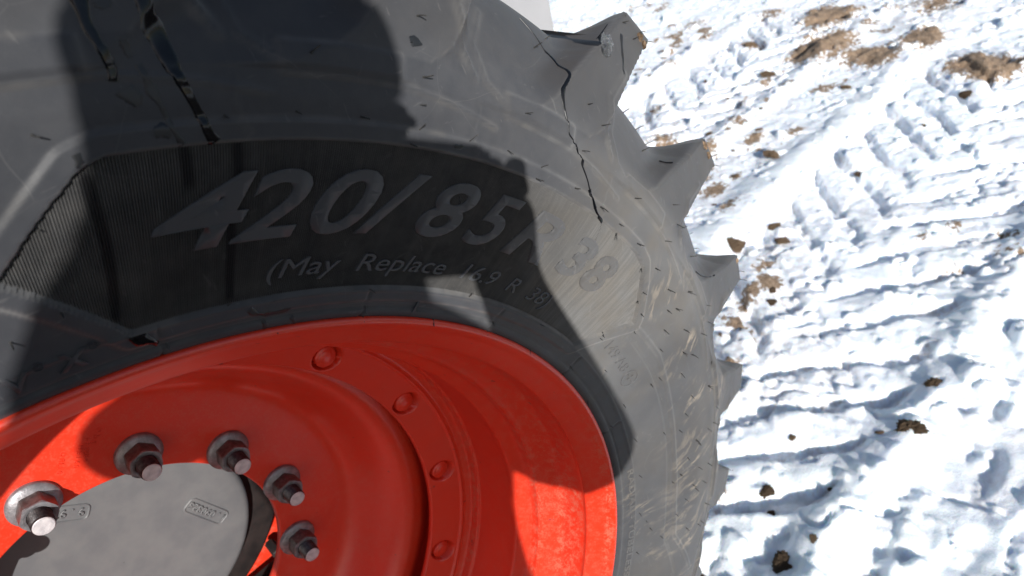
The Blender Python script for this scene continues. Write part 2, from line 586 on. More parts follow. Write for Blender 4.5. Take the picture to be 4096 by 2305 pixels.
# profile normal (outwards) for relief
tan = np.gradient(np.stack([Pr[:, 0], Pr[:, 1]], 1), axis=0)
nrm = np.stack([tan[:, 1] * -1, tan[:, 0]], 1)
nrm = np.stack([-tan[:, 1], tan[:, 0]], 1) * -1
nrm /= np.linalg.norm(nrm, axis=1, keepdims=True) + 1e-9
nrm[nrm[:, 1] > 0] *= np.where(nrm[nrm[:, 1] > 0][:, :1] > 0.3, 1, -1)
nrm = np.where((nrm[:, 1:2] > 0) & (Pr[:, 0:1] < .75), -nrm, nrm)

T2, RW = np.meshgrid(TH, Ql[:, 0])                      # angle and lug-profile radius of each vertex
Rw = np.where(isl[:, None] > 0, rr_, RW)
disp = np.zeros_like(Rw)


def seg_dist(px, py, P):
    d = np.full(px.shape, 1e9)
    for (x0, y0), (x1, y1) in zip(P[:-1], P[1:]):
        vx, vy = x1 - x0, y1 - y0
        t = np.clip(((px - x0) * vx + (py - y0) * vy) / (vx * vx + vy * vy + 1e-12), 0, 1)
        d = np.minimum(d, np.hypot(px - x0 - t * vx, py - y0 - t * vy))
    return d


MET = 0.0105                                            # metres per degree at mid sidewall
U = T2 * MET
side_only = (RW < 0.70)


def feature(P, amp, wid, closed=False, flat=False, sl=None):
    """raised (amp>0) or sunken line along polyline of (deg, r)"""
    Q = [(a * MET, b) for a, b in P]
    if closed:
        Q.append(Q[0])
    a0 = min(p[0] for p in P) - 2; a1 = max(p[0] for p in P) + 2
    c = (TH >= a0) & (TH <= a1)
    d = seg_dist(U[:, c], Rw[:, c], Q)
    f = (1 - sstep((d - wid * .5) / (wid * .6))) if flat else np.exp(-(d / wid) ** 2)
    disp[:, c] += amp * f


# lettering panel: a sunk hexagon with rounded raised border
PANEL = [(76.2, .5925), (73.6, .620), (71.7, .640), (70.6, .6440), (27.0, .6440), (25.0, .640), (19.6, .5965), (24.2, .5375), (70.9, .5345)]


def dens_poly(P):
    out = []
    for (a, b), (c, d) in zip(P, P[1:] + P[:1]):
        n = max(2, int(abs(c - a) / 2))
        for k in range(n):
            out.append((a + (c - a) * k / n, b + (d - b) * k / n))
    return out


def inside_poly(px, py, P):
    ins = np.zeros(px.shape, bool)
    j = len(P) - 1
    for i in range(len(P)):
        xi, yi = P[i]; xj, yj = P[j]
        c = ((yi > py) != (yj > py)) & (px < (xj - xi) * (py - yi) / (yj - yi + 1e-12) + xi)
        ins ^= c
        j = i
    return ins


cc = (TH > 15) & (TH < 80)
dp = seg_dist(U[:, cc], Rw[:, cc], [(a * MET, b) for a, b in PANEL + PANEL[:1]])
ip = inside_poly(T2[:, cc], Rw[:, cc], PANEL) & side_only[:, cc]
band_ = np.where(ip, 0, sstep((0.0135 - dp) / 0.003)) * side_only[:, cc]
disp[:, cc] += 0.0022 * band_
disp[:, cc] += np.where(ip, -0.0020 * sstep(dp / 0.0015), 0)
# bead lines and mould joints
for r0, amp in ((.517, -.0009), (.5335, .0008)):
    disp += np.where(side_only, amp * np.exp(-((Rw - r0) / .0012) ** 2), 0)
disp += np.where(side_only & (Rw < .5165), 0.0006, 0)
for k in range(-4, 8):
    a = 53.2 + 16.0 * k
    feature([(a, .507), (a + .2, .533)], -0.0014, .0008)
# fine rings on the right part of the sidewall
feature([(18.5, .597), (12, .604), (5, .600), (-6, .596), (-16, .598), (-22, .604), (-29.5, .655)], 0.0014, .0035, flat=True)
feature([(18.2, .584), (10, .589), (0, .588), (-14, .585), (-22, .588), (-31, .628), (-36, .630)], -0.0009, .0016)
feature([(92, .600), (84, .597), (77, .592)], 0.0014, .003, flat=True)
# radial mould seams above the panel
for k in range(-1, 5):
    a = 49.4 + 15 * k - 0.2
    feature([(a, .648), (a + .6, .668), (a + .3, .684)], 0.0009, .0009)
# buttress ledge between the lugs: shallow arc joining lug feet, and the rib on each lug end face
for k in range(-6, 5):
    o_ = 15.0 * k
    feature([(35.4 + o_, .708), (36.8 + o_, .745), (35.7 + o_, .775)], 0.0022, .0030)          # hockey-stick rib
    feature([(34.9 + o_, .700), (35.6 + o_, .712)], 0.0018, .0030)
    feature([(40.3 + o_, .682), (36.5 + o_, .677), (33.0 + o_, .670)], 0.0014, .0020)
    feature([(47.4 + o_, .690), (49.0 + o_, .700), (49.6 + o_, .725), (48.3 + o_, .752)], 0.0013, .0022)
disp += 0.0006 * (fbm(T2 * 0.35, Rw * 40, 4, 201) - 0.5)
# the foot of each lug sits a little proud of the sidewall
tl = (T2 - 40.2) % 15.0
foot = sstep((7.3 - tl) / 0.5) * sstep(tl / 0.4) * sstep((RW - .6790) / .0025) * side_only
disp += 0.0022 * foot

gd = np.abs(np.gradient(disp, axis=0)) / (np.hypot(np.gradient(Pr[:, 0]), np.gradient(Pr[:, 1]))[:, None] + 1e-6) + np.abs(np.gradient(disp, axis=1)) / .0022
EDGE = np.clip(gd * 1.1, 0, 1)
rr_ = rr_ + disp * nrm[:, 0:1]
yy_ = yy_ + disp * nrm[:, 1:2]

# inner (far) half, coarser, lugs staggered by half a pitch
mk2, lk2, _, _ = lug_mask(TH, Ql, 7.5)
mk2 = mk2 * isl[:, None]
r2 = Pr[:, 0][:, None] * (1 - mk2) + Ql[:, 0][:, None] * mk2
y2 = 0.38 - (Pr[:, 1][:, None] * (1 - mk2) + Ql[:, 1][:, None] * mk2)
RRR = np.concatenate([rr_, r2[sub]])
YYY = np.concatenate([yy_, y2[sub]])
MASK = np.concatenate([np.where(isl[:, None] > 0, mk, 0), mk2[sub]])
LID = np.concatenate([lk, lk2[sub] + 1000])
TTT = np.broadcast_to(TH[None, :], RRR.shape)
PTS = wpos(TTT, RRR, YYY).reshape(-1, 3)
nr, nc = RRR.shape
F = grid_faces(nr, nc, closed=True)
F = F[:, ::-1].copy()
# smooth vertex normals of the whole casing, kept when the lugs are cut free
fn = np.cross(PTS[F[:, 2]] - PTS[F[:, 0]], PTS[F[:, 3]] - PTS[F[:, 1]])
VN = np.zeros_like(PTS)
for k in range(4):
    np.add.at(VN, F[:, k], fn)
VN /= np.linalg.norm(VN, axis=1, keepdims=True) + 1e-12
# make sure they point out
test = PTS - np.array([0, 0.19, HUB_Z])
ring = test.copy(); ring[:, 1] = 0; ring = ring / np.linalg.norm(ring, axis=1, keepdims=True) * 0.66
if np.sum(np.sum((test - ring) * VN, 1)) < 0:
    VN *= -1
    F = F[:, ::-1].copy()

# dust scuffs: rub marks of dried mud low on the right and round the lug feet
SC = np.zeros(nr * nc)
t_ = TTT.ravel(); r_ = RRR.ravel(); y_ = YYY.ravel()
for (a, b, sa, sb, st) in ((15, .655, 6, .030, 1.0), (9, .648, 6, .035, 1.0), (3, .636, 7, .035, 1.0), (19, .628, 4, .02, .9), (-10, .630, 9, .045, .85), (-24, .640, 10, .06, .8), (-20, .545, 9, .018, .9), (-30, .58, 8, .05, .8),
                           (-2, .690, 12, .03, .8), (10, .575, 6, .012, .8), (22, .570, 7, .018, .7), (30, .565, 6, .02, .5), (-14, .70, 8, .05, .7), (17, .548, 3, .01, .8), (-8, .525, 6, .008, .7)):
    SC = np.maximum(SC, st * np.exp(-((t_ - a) / sa) ** 2 - ((r_ - b) / sb) ** 2))
SC = SC * (0.55 + 0.45 * sstep((fbm(t_ * .5, r_ * 60, 3, 301) - .35) / .3))
DU = 0.06 + 0.47 * sstep((47 - t_) / 20) * (1 - .55 * sstep((16 - t_) / 14))
DU *= np.where(r_ < .535, 0.45, 1.0) * (1 - 0.75 * sstep((r_ - .685) / .03))
EDG = np.concatenate([EDGE, np.zeros((len(sub), nc))]).ravel()
crest = np.exp(-((MASK.ravel() - .93) / .08) ** 2) * (r_ > .70)
DU = DU + .38 * EDG * (.4 + .6 * sstep((fbm(t_ * .8, r_ * 70, 3, 331) - .35) / .3)) + .22 * crest
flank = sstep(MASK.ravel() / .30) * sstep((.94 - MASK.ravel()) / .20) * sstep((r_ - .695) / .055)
DU *= 1 - .75 * flank  # less dust on the flanks, so their colour carries shading
LUG_SH = np.clip(flank * .75 + .25 * sstep((r_ - .70) / .03) * (LID.ravel() < 500), 0, 1)  # paints shading into the flank colour; lug faces darker overall
DU *= 0.6 + 0.8 * fbm(t_ * .22, r_ * 26, 4, 321)
ux = t_ * MET; uy = r_ - .6
wob = 0.06 * (fbm(ux * 11, uy * 11, 3, 311) - .5)
BR = np.stack([(ux * .50 + uy * .86) * 34, (ux * .86 - uy * .50 + wob) * 125, y_ * 20], 1)     # brushed direction


def casing(name, faces, mat, parent):
    used = np.unique(faces)
    mp = np.full(nr * nc, -1); mp[used] = np.arange(len(used))
    o = mesh_np(name, PTS[used], mp[faces], mat, parent)
    set_attr(o, "scuff", SC[used])
    set_attr(o, "dust", DU[used])
    set_attr(o, "lug_shade", LUG_SH[used])
    at = o.data.attributes.new("brush", 'FLOAT_VECTOR', 'POINT')
    at.data.foreach_set("vector", BR[used].astype(np.float32).ravel())
    o.data.normals_split_custom_set_from_vertices(VN[used].tolist())
    return o


fm = MASK.ravel()[F].mean(1)
fl = LID.ravel()[F[:, 0]]
frow = F.min(1) // nc
lugf = fm > 0.5
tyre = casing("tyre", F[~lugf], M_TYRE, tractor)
ids = np.unique(fl[lugf])
lkey = {}
for i in ids:
    ff = F[lugf & (fl == i)]
    base = 1000 if i >= 500 else 0
    lkey.setdefault((base, int(i - base) % 24), []).append(ff)
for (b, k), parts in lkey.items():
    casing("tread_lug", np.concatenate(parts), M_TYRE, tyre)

BVH = BVHTree.FromPolygons(PTS.tolist(), F.tolist())


def surf(th, r, off=0.0, y=None):
    """point and normal on the outer face of the tyre seen along the axle"""
    if y is not None:
        hit, n, i, d = BVH.find_nearest(Vector(wpos(th, r, y)))
        return hit + n * off, n
    p = wpos(th, r, -0.3)
    hit, n, i, d = BVH.ray_cast(Vector(p), Vector((0, 1, 0)))
    if hit is None:
        return None, None
    if n.y > 0:
        n = -n
    return hit + n * off, n


# ---- fine ribs filling the panel, real grooves about 1.5 mm apart
prof_r = np.concatenate([side[:, 0]]); prof_y = side[:, 1]
pitch = 0.138
acol = np.arange(19.7, 76.1, pitch / 4)
ph = (np.arange(len(acol)) % 4)
hcol = np.where((ph == 0), -0.0022, np.where(ph == 2, -0.0005, -0.0009))
Pp = np.array(PANEL)


def r_bounds(a):
    hits = []
    for (x0, y0), (x1, y1) in zip(PANEL, PANEL[1:] + PANEL[:1]):
        if (x0 - a) * (x1 - a) <= 0 and x0 != x1:
            hits.append(y0 + (y1 - y0) * (a - x0) / (x1 - x0))
    return (min(hits), max(hits)) if hits else (.593, .593)


rows = 22
PV = np.zeros((rows, len(acol), 3))
for j, a in enumerate(acol):
    lo, hi = r_bounds(a)
    lo += .0008; hi -= .0008
    rr = np.linspace(lo, max(hi, lo + 1e-4), rows)
    y = np.interp(rr, prof_r, prof_y) - hcol[j] * 0.94
    PV[:, j] = wpos(np.full(rows, a), rr - 0.0, y)
ribs = mesh_np("ribbed_panel", PV.reshape(-1, 3), grid_faces(rows, len(acol)), M_PANEL, tyre, smooth=False)
RIBS_DUST = (ribs, acol, rows)
base_d = 0.05 + 0.80 * sstep((47 - acol) / 22) + .08 * sstep((acol - 66) / 7)
ribk = np.floor(np.arange(len(acol)) / 4)
str_n = fbm(ribk[None, :] * .31, np.arange(rows)[:, None] * .16, 3, 401) * .6 + .4 * vnoise(ribk[None, :] * .93, np.arange(rows)[:, None] * .22, 402)
stk = np.clip((str_n - .50) * 3.4, -0.45, 1.0)
set_attr(ribs, "dust", np.clip(base_d[None, :] * (1 + .28 * stk) + .10 * np.clip(stk, 0, 1), 0, 1.1) * np.where(ph == 2, 1.25, np.where(ph == 0, .25, .9))[None, :])

WETL = [[(67.19, 0.642), (67.15, 0.6328), (67.07, 0.6232)], [(64.67, 0.6426), (64.6, 0.6297), (64.58, 0.6129)], [(64.82, 0.6166), (64.91, 0.5993), (64.82, 0.5806), (64.79, 0.5608), (64.67, 0.5397)], [(71.47, 0.6345), (71.48, 0.6279), (71.46, 0.6226)], [(71.45, 0.6294), (71.36, 0.6153), (71.29, 0.5971), (71.31, 0.5795), (71.39, 0.5648), (71.54, 0.5465)]]
AA, QQ = np.meshgrid(acol, np.arange(rows))
RRb = np.stack([np.linspace(r_bounds(a)[0], max(r_bounds(a)[1], r_bounds(a)[0] + 1e-4), rows) for a in acol], 1)
wet_ = np.zeros_like(AA)
for wl in WETL:
    wet_ = np.maximum(wet_, sstep(1.5 - seg_dist(AA * MET, RRb, [(a * MET, b) for a, b in wl]) / .0030))
set_attr(ribs, "wet", wet_)
# ---- raised lettering
def text_mesh(s, bold=0.0, shear=0.0):
    cu = bpy.data.curves.new("t", 'FONT')
    cu.body = s
    cu.offset = bold
    cu.shear = shear
    cu.resolution_u = 5
    ob = bpy.data.objects.new("t", cu)
    COL.objects.link(ob)
    dg = bpy.context.evaluated_depsgraph_get()
    me = bpy.data.meshes.new_from_object(ob.evaluated_get(dg))
    bpy.data.objects.remove(ob)
    bm = bmesh.new()
    bm.from_mesh(me)
    bpy.data.meshes.remove(me)
    return bm


bmH = text_mesh("H")
CAPH = max(v.co.y for v in bmH.verts)
bmH.free()


def raised_text(name, s, th0, th1, r0, caph, bold=0.0, shear=0.0, lift=0.0009, mat=None, parent=None, keepw=None, base=0.0, flip=False):
    """text from angle th0 (left) to th1 (right); r0 baseline radius; caph letter height"""
    bm = text_mesh(s, bold, shear)
    xs = [v.co.x for v in bm.verts]
    x0, x1 = min(xs), max(xs)
    sc = caph / CAPH
    # cut into small pieces so that it follows the sidewall
    n = max(2, int(caph / 0.007))
    for k in range(1, n + 2):
        bmesh.ops.bisect_plane(bm, geom=bm.verts[:] + bm.edges[:] + bm.faces[:], plane_co=(0, CAPH * k / n - 0.0001, 0), plane_no=(0, 1, 0))
    m_ = max(2, int(abs(th0 - th1) * 0.0105 / 0.008))
    for k in range(1, m_):
        bmesh.ops.bisect_plane(bm, geom=bm.verts[:] + bm.edges[:] + bm.faces[:], plane_co=(x0 + (x1 - x0) * k / m_, 0, 0), plane_no=(1, 0, 0))
    if lift > 0.0003:
        ex = bmesh.ops.extrude_face_region(bm, geom=bm.faces[:])
        for g in ex["geom"]:
            if isinstance(g, bmesh.types.BMVert):
                g.co.z = 1.0
    for v in bm.verts:
        th = th0 + (v.co.x - x0) / (x1 - x0) * (th1 - th0)
        r = r0 + v.co.y * sc
        y = float(np.interp(r, prof_r, prof_y)) + base - (lift if v.co.z > 0.5 else -0.0012)
        p = wpos(th, r, y)
        v.co = Vector(p)
    bmesh.ops.recalc_face_normals(bm, faces=bm.faces[:])
    o = obj_from_bm(name, bm, mat or M_LETTER, parent or tyre)
    nv = len(o.data.vertices)
    set_attr(o, "dust", np.full(nv, (.34 if (mat is None) else .42) * float(sstep((47 - (th0 + th1) / 2) / 20)) + .03))
    set_attr(o, "scuff", np.full(nv, .3 if mat else 0.0))
    return o


big = [("4", 69.2, 63.6), ("2", 65.0, 60.3), ("0", 60.0, 55.5), ("/", 56.6, 52.0), ("8", 51.8, 47.2), ("5", 47.0, 42.7), ("R", 42.4, 37.0)]
for ch, a, b in big:
    tag(raised_text("letter", ch, a, b, .5815, .0430, bold=.018, shear=.30, lift=.0007), "raised character %s of the tyre size" % ch)
for ch, a, b in (("3", 35.1, 31.6), ("8", 31.1, 27.6)):
    tag(raised_text("letter", ch, a, b, .5860, .0375, bold=.030, shear=.15, lift=.0007), "raised character %s of the tyre size" % ch)
raised_text("lettering", "(May  Replace  16.9  R  38)", 62.3, 32.3, .5495, .0138, bold=.0, shear=.22, lift=.0007)
raised_text("lettering", "149 A8", 19.6, 13.6, .557, .0125, bold=.0, lift=.0010, mat=M_TYRE)
raised_text("lettering", "RADIAL - TUBELESS", -5.0, -27.0, .5255, .0085, bold=.004, lift=.0012, mat=M_TYRE)
raised_text("lettering", "X", 75.2, 73.5, .5235, .0115, bold=.03, shear=.1, lift=.0012, mat=M_TYRE)
raised_text("lettering", "®", 73.4, 72.8, .5320, .0050, bold=.0, lift=.0012, mat=M_TYRE)
raised_text("lettering", "V", 78.0, 76.6, .5225, .0115, bold=.03, shear=.1, lift=.0012, mat=M_TYRE)
raised_text("lettering", "®", 76.4, 75.8, .5310, .0050, bold=.0, lift=.0012, mat=M_TYRE)
raised_text("lettering", "L", 48.0, 46.9, .5125, .0150, bold=.0, lift=.0014, mat=M_TYRE)


def ring_mark(th, r, rad, wid):
    n = 40
    V = []
    for k in range(n):
        a = 2 * math.pi * k / n
        for q_, z in ((rad - wid, 0.0014), (rad - wid * .6, -0.0009), (rad + wid * .6, -0.0009), (rad + wid, 0.0014)):
            rq = r + q_ * math.sin(a); tq = th + math.degrees(q_ * math.cos(a) / r)
            V.append(wpos(tq, rq, float(np.interp(rq, prof_r, prof_y)) + z))
    Fq = []
    for k in range(n):
        for j in range(3):
            Fq.append((k * 4 + j, k * 4 + j + 1, ((k + 1) % n) * 4 + j + 1, ((k + 1) % n) * 4 + j))
    o = mesh_np("approval_mark", np.array(V), Fq, M_TYRE, tyre)
    set_attr(o, "dust", np.full(len(V), .42))
    return o


ring_mark(11.8, .5625, .0108, .0012)
raised_text("lettering", "+", 12.6, 11.0, .5570, .0125, bold=.0, lift=.0010, mat=M_TYRE)

# ---- rim
def lathe(name, P, mat, parent, seg=256, smooth=True, y0=0.0):
    P = np.asarray(P, float)
    th = np.linspace(0, 360, seg, endpoint=False)
    T, _ = np.meshgrid(th, P[:, 0])
    V = wpos(T, np.repeat(P[:, 0][:, None], seg, 1), np.repeat(P[:, 1][:, None], seg, 1) + y0)
    o = mesh_np(name, V.reshape(-1, 3), grid_faces(len(P), seg, True), mat, parent, smooth)
    return o


rim_p = np.concatenate([catmull([(.490, .040), (.498, .020), (.5055, .009), (.5078, .004), (.5065, .0005), (.5035, -.0004), (.5005, .0025)], 26),
                        catmull([(.5005, .0025), (.4990, .0040), (.4955, .0085), (.4860, .0180), (.4785, .0255), (.4760, .0290), (.4768, .0315)], 24)[1:],
                        catmull([(.4768, .0315), (.4775, .0345), (.4765, .050), (.4745, .0670), (.4725, .0720), (.4640, .0830), (.4560, .0900), (.4510, .0935), (.4498, .0965)], 46)[1:],
                        catmull([(.4498, .0965), (.4500, .1000), (.4492, .1080), (.4470, .1125), (.4400, .1200), (.4352, .1250), (.4340, .1290), (.4345, .1380), (.4340, .165), (.4330, .2020)], 60)[1:],
                        catmull([(.4330, .2020), (.4322, .2035), (.4308, .2045), (.4300, .2060), (.4292, .2180), (.4282, .2200), (.4250, .2225), (.4200, .2245), (.4170, .2240), (.4140, .2225), (.4110, .2262)], 44)[1:]])
rim = lathe("rim", rim_p, M_RED, tractor, seg=360)
tq = np.repeat(np.arange(360)[None, :], len(rim_p), 0); pr = np.repeat(rim_p[:, 0][:, None], 360, 1); py = np.repeat(rim_p[:, 1][:, None], 360, 1)
tw = (tq + 180) % 360 - 180
dirt = 0.14 + 0.62 * np.exp(-((py - .058) / .022) ** 2) * np.exp(-((tw + 10) / 45.0) ** 2) + 0.55 * np.exp(-((py - .100) / .008) ** 2) * np.exp(-((tw + 8) / 45.) ** 2) \
    + 0.75 * np.exp(-((py - .212) / .007) ** 2) * np.exp(-((tw + 10) / 45.) ** 2) + .5 * np.exp(-((py - .006) / .006) ** 2) * np.exp(-((tw + 10) / 20.) ** 2)
set_attr(rim, "dirt", np.clip(dirt, 0, 1.1))

# ring with bolt pockets
NTH = 1440
rad = np.linspace(.4110, .3700, 34)
th = np.linspace(0, 360, NTH, endpoint=False)
T, RA = np.meshgrid(th, rad)
yr = .2262 + (.4110 - RA) / (.0410) * .0138
PH0, NB, RB = 34.03, 16, .3905
da = ((T - PH0 + 360 / NB / 2) % (360 / NB)) - 360 / NB / 2
dd = np.hypot(np.radians(da) * RB, RA - RB)
yr = yr + 0.015 * sstep((.0180 - dd) / .0020)
yr = yr + 0.0018 * np.exp(-((RA - .400) / .004) ** 2) * 0
ring_o = mesh_np("mounting_ring", wpos(T, RA, yr).reshape(-1, 3), grid_faces(len(rad), NTH, True), M_RED, rim)
set_attr(ring_o, "dirt", np.full(T.size, .06))
barrel = lathe("rim_barrel", [(.4110, .2290), (.4300, .2300), (.4320, .2400), (.4330, .300), (.4480, .330), (.4730, .345), (.4760, .375), (.507, .381), (.505, .372), (.483, .352)], M_RED, rim)
set_attr(barrel, "dirt", np.full(10 * 256, .2))
edge = lathe("ring_edge", [(.3700, .2400), (.3688, .2412), (.3685, .2480), (.3720, .2500)], M_RED, rim)
set_attr(edge, "dirt", np.full(4 * 256, .1))


def local_frame(th, r, y):
    o = Vector(wpos(th, r, y))
    t = math.radians(th + A0)
    er = Vector((math.cos(t), 0, math.sin(t))); et = Vector((-math.sin(t), 0, math.cos(t))); ey = Vector((0, -1, 0))
    mt = Matrix.Identity(4)
    for i in range(3):
        mt[i][0], mt[i][1], mt[i][2], mt[i][3] = et[i], -er[i], ey[i], o[i]
    return mt


def lathe_z(P, seg=40):
    n = len(P)
    V = []; Fq = []
    for r0, z in P:
        for k in range(seg):
            a = 2 * math.pi * k / seg
            V.append((r0 * math.cos(a), r0 * math.sin(a), z))
    for i in range(n - 1):
        for k in range(seg):
            Fq.append((i * seg + k, i * seg + (k + 1) % seg, (i + 1) * seg + (k + 1) % seg, (i + 1) * seg + k))
    return np.array(V), np.array(Fq)


def place(name, V, Fq, mt, mat, parent, smooth=True):
    me_o = mesh_np(name, V, Fq, mat, None, smooth)
    me_o.matrix_world = mt
    me_o.parent = parent
    me_o.matrix_parent_inverse = parent.matrix_world.inverted()
    return me_o


def copy_part(o, mt, parent):
    c = o.copy()
    COL.objects.link(c)
    c.parent = parent
    c.matrix_parent_inverse = parent.matrix_world.inverted()
    c.matrix_world = mt
    return c


bV, bF = lathe_z([(.0001, .0078), (.0080, .0080), (.0088, .0072), (.0095, .0066), (.0122, .0068), (.0134, .0056), (.0138, .0035), (.0138, -.010)], 40)
first = None
for k in range(NB):
    a = PH0 + 360 / NB * k
    mt = local_frame(a, RB, .2262 + (.4110 - RB) / .041 * .0138 + .0100)
    if first is None:
        first = place("bolt_head", bV, bF, mt, M_RED, rim)
    else:
        copy_part(first, mt, rim)

# ---- wheel disc
disc_p = np.concatenate([np.array([(.4295, .300)]), catmull([(.400, .290), (.385, .280), (.372, .2755), (.360, .2755), (.350, .2800), (.341, .2900), (.331, .3070), (.317, .3330), (.306, .3490), (.296, .3580), (.286, .3618), (.276, .3625)], 60),
                         np.array([(.240, .3625), (.190, .3625), (.1874, .3628), (.1864, .3645), (.1862, .3740), (.1900, .3760), (.26, .3760)])])
disc = lathe("wheel_disc", disc_p, M_RED, tractor, seg=300)
dq = np.repeat(disc_p[:, 0][:, None], 300, 1); dt = (np.repeat((np.arange(300) * 1.2)[None], len(disc_p), 0) + 180) % 360 - 180
set_attr(disc, "dirt", np.clip(.14 + .65 * np.exp(-((dq - .325) / .016) ** 2) * np.exp(-((dt - 55) / 22.) ** 2), 0, 1))
# stamped characters on the disc
def flat_text(name, s, th, r, y, caph, rot, mat, parent, lift=.0006, bold=0.0):
    bm = text_mesh(s, bold)
    xs = [v.co.x for v in bm.verts]; cx = (min(xs) + max(xs)) / 2
    sc = caph / CAPH
    ex = bmesh.ops.extrude_face_region(bm, geom=bm.faces[:])
    for g in ex["geom"]:
        if isinstance(g, bmesh.types.BMVert):
            g.co.z = 1.0
    ca, sa = math.cos(rot), math.sin(rot)
    c = wpos(th, r, y)
    for v in bm.verts:
        x = (v.co.x - cx) * sc; z = (v.co.y - CAPH / 2) * sc
        v.co = Vector((c[0] + x * ca - z * sa, y - (lift if v.co.z > .5 else -.0005), c[2] + x * sa + z * ca))
    bmesh.ops.recalc_face_normals(bm, faces=bm.faces[:])
    return obj_from_bm(name, bm, mat, parent)


# wheel nuts and studs, twelve on a 425 mm circle
wV, wF = lathe_z([(.0268, .0), (.0270, .0035), (.0262, .0052), (.0225, .0068), (.0190, .0085), (.016, .0090)], 48)


def hex_nut():
    V = []; Fq = []
    af = .0172
    lv = [(.0075, 1.0), (.0275, 1.0), (.0295, .93)]
    n = 48
    for z, s in lv:
        for k in range(n):
            a = 2 * math.pi * k / n
            hx = af / math.cos(((a + math.pi / 6) % (math.pi / 3)) - math.pi / 6)
            rr = min(hx, .0192) * s if s == 1.0 else min(hx, .0181)
            V.append((rr * math.cos(a), rr * math.sin(a), z))
    for z, r0 in ((.0297, .0150), (.0290, .0124), (.020, .0122)):
        for k in range(n):
            a = 2 * math.pi * k / n
            V.append((r0 * math.cos(a), r0 * math.sin(a), z))
    for i in range(5):
        for k in range(n):
            Fq.append((i * n + k, i * n + (k + 1) % n, (i + 1) * n + (k + 1) % n, (i + 1) * n + k))
    return np.array(V), np.array(Fq)


nV, nF = hex_nut()
thr = []
z = .022
while z < .0455:
    thr += [(.0118, z), (.0109, z + .0009)]
    z += .0017
sV, sF = lathe_z(thr + [(.0116, .0460), (.0106, .0478)], 40)
tV, tF = lathe_z([(.0106, .0478), (.0098, .0486), (.0060, .0487), (.0001, .0486)], 40)
PH1 = 89.42
wash = None
for k in range(12):
    mt = local_frame(PH1 - 30 * k, .2111, .3625) @ Matrix.Rotation(random.uniform(0, 1.0), 4, 'Z')
    if wash is None:
        wash = place("washer", wV, wF, mt, M_ZINC, disc)
        nut = place("wheel_nut", nV, nF, mt, M_NUTSIDE, disc, smooth=False)
        nut.data.materials.append(M_ZINC)
        nut.data.polygons.foreach_set("material_index", np.array([1 if i >= 2 * 48 - 48 else 0 for i in range(len(nF))], np.int32))
        stud = place("wheel_stud", np.concatenate([sV, tV]), np.concatenate([sF, tF + len(sV)]), mt, M_STUD, disc, smooth=False)
        stud.data.materials.append(M_TIP)
        stud.data.polygons.foreach_set("material_index", np.array([0] * (len(sF) - 40) + [0] * 40 + [1] * len(tF), np.int32))
    else:
        for p_ in (wash, nut, stud):
            copy_part(p_, mt, disc)

# ---- hub cap behind the disc
cap_p = np.concatenate([np.array([(.0004, .4400), (.06, .4400), (.12, .4402), (.160, .4410)]), catmull([(.160, .4410), (.168, .4420), (.1735, .4450), (.1765, .4500), (.1775, .458)], 16)[1:], np.array([(.1775, .50), (.1775, .60)])])
cap = lathe("hub_cap", cap_p, M_GREY, tractor, seg=180)


def rounded_frame(name, cx, cz, w, h, rad, y, rot, wid, mat, parent):
    pts = []
    for (sx, sz, a0) in ((1, 1, 0), (-1, 1, 90), (-1, -1, 180), (1, -1, 270)):
        for k in range(7):
            a = math.radians(a0 + 15 * k)
            pts.append((sx * (w / 2 - rad) + rad * math.cos(a), sz * (h / 2 - rad) + rad * math.sin(a), math.cos(a), math.sin(a)))
    n = len(pts); V = []
    ca, sa = math.cos(rot), math.sin(rot)
    for (x, z, nx, nz) in pts:
        for o_, yy in ((-wid, .0004), (-wid * .45, -.0016), (wid * .45, -.0016), (wid, .0004)):
            a, b = x + nx * o_, z + nz * o_
            V.append((cx + a * ca - b * sa, y + yy, cz + a * sa + b * ca))
    Fq = [(k * 4 + j, ((k + 1) % n) * 4 + j, ((k + 1) % n) * 4 + j + 1, k * 4 + j + 1) for k in range(n) for j in range(3)]
    return mesh_np(name, np.array(V), Fq, mat, parent)


# ---- axle flange and a dark ring for the shade in the gap
lathe("axle_flange", [(.1785, .520), (.230, .508), (.300, .505), (.420, .505), (.424, .512), (.424, .80)], M_RED, tractor, seg=120)
set_attr(bpy.data.objects["axle_flange"], "dirt", np.full(6 * 120, .35))
lathe("hub_shade_ring", [(.1785, .470), (.228, .472), (.236, .478), (.236, .520)], M_DARK, tractor, seg=96)  # dark hub part; its colour also stands in for shade here


def box_bm(bm, x0, x1, y0, y1, z0, z1, bev=0.0):
    r_b = bmesh.ops.create_cube(bm, size=1.0)
    vs = r_b["verts"]
    for v in vs:
        v.co = Vector(((x0 + x1) / 2 + v.co.x * (x1 - x0), (y0 + y1) / 2 + v.co.y * (y1 - y0), (z0 + z1) / 2 + v.co.z * (z1 - z0)))
    if bev:
        es = list({e for v in vs for e in v.link_edges})
        bmesh.ops.bevel(bm, geom=es, offset=bev, segments=3, affect='EDGES')


M_HOLE = M_DARK
rounded_frame("cast_frame", .1140, .7735, .0690, .0215, .0065, .4400, math.radians(111.5), .0016, M_GREY, cap)
rounded_frame("cast_frame", -.0120, .9130, .0600, .0215, .0065, .4400, math.radians(140), .0016, M_GREY, cap)


def plane_text(name, s, cx, cz, y, caph, rot, mat, parent, lift=.0010, bold=0.0):
    th_ = math.degrees(math.atan2(cz - HUB_Z, cx)) - A0
    return flat_text(name, s, th_, math.hypot(cx, cz - HUB_Z), y, caph, rot, mat, parent, lift, bold)


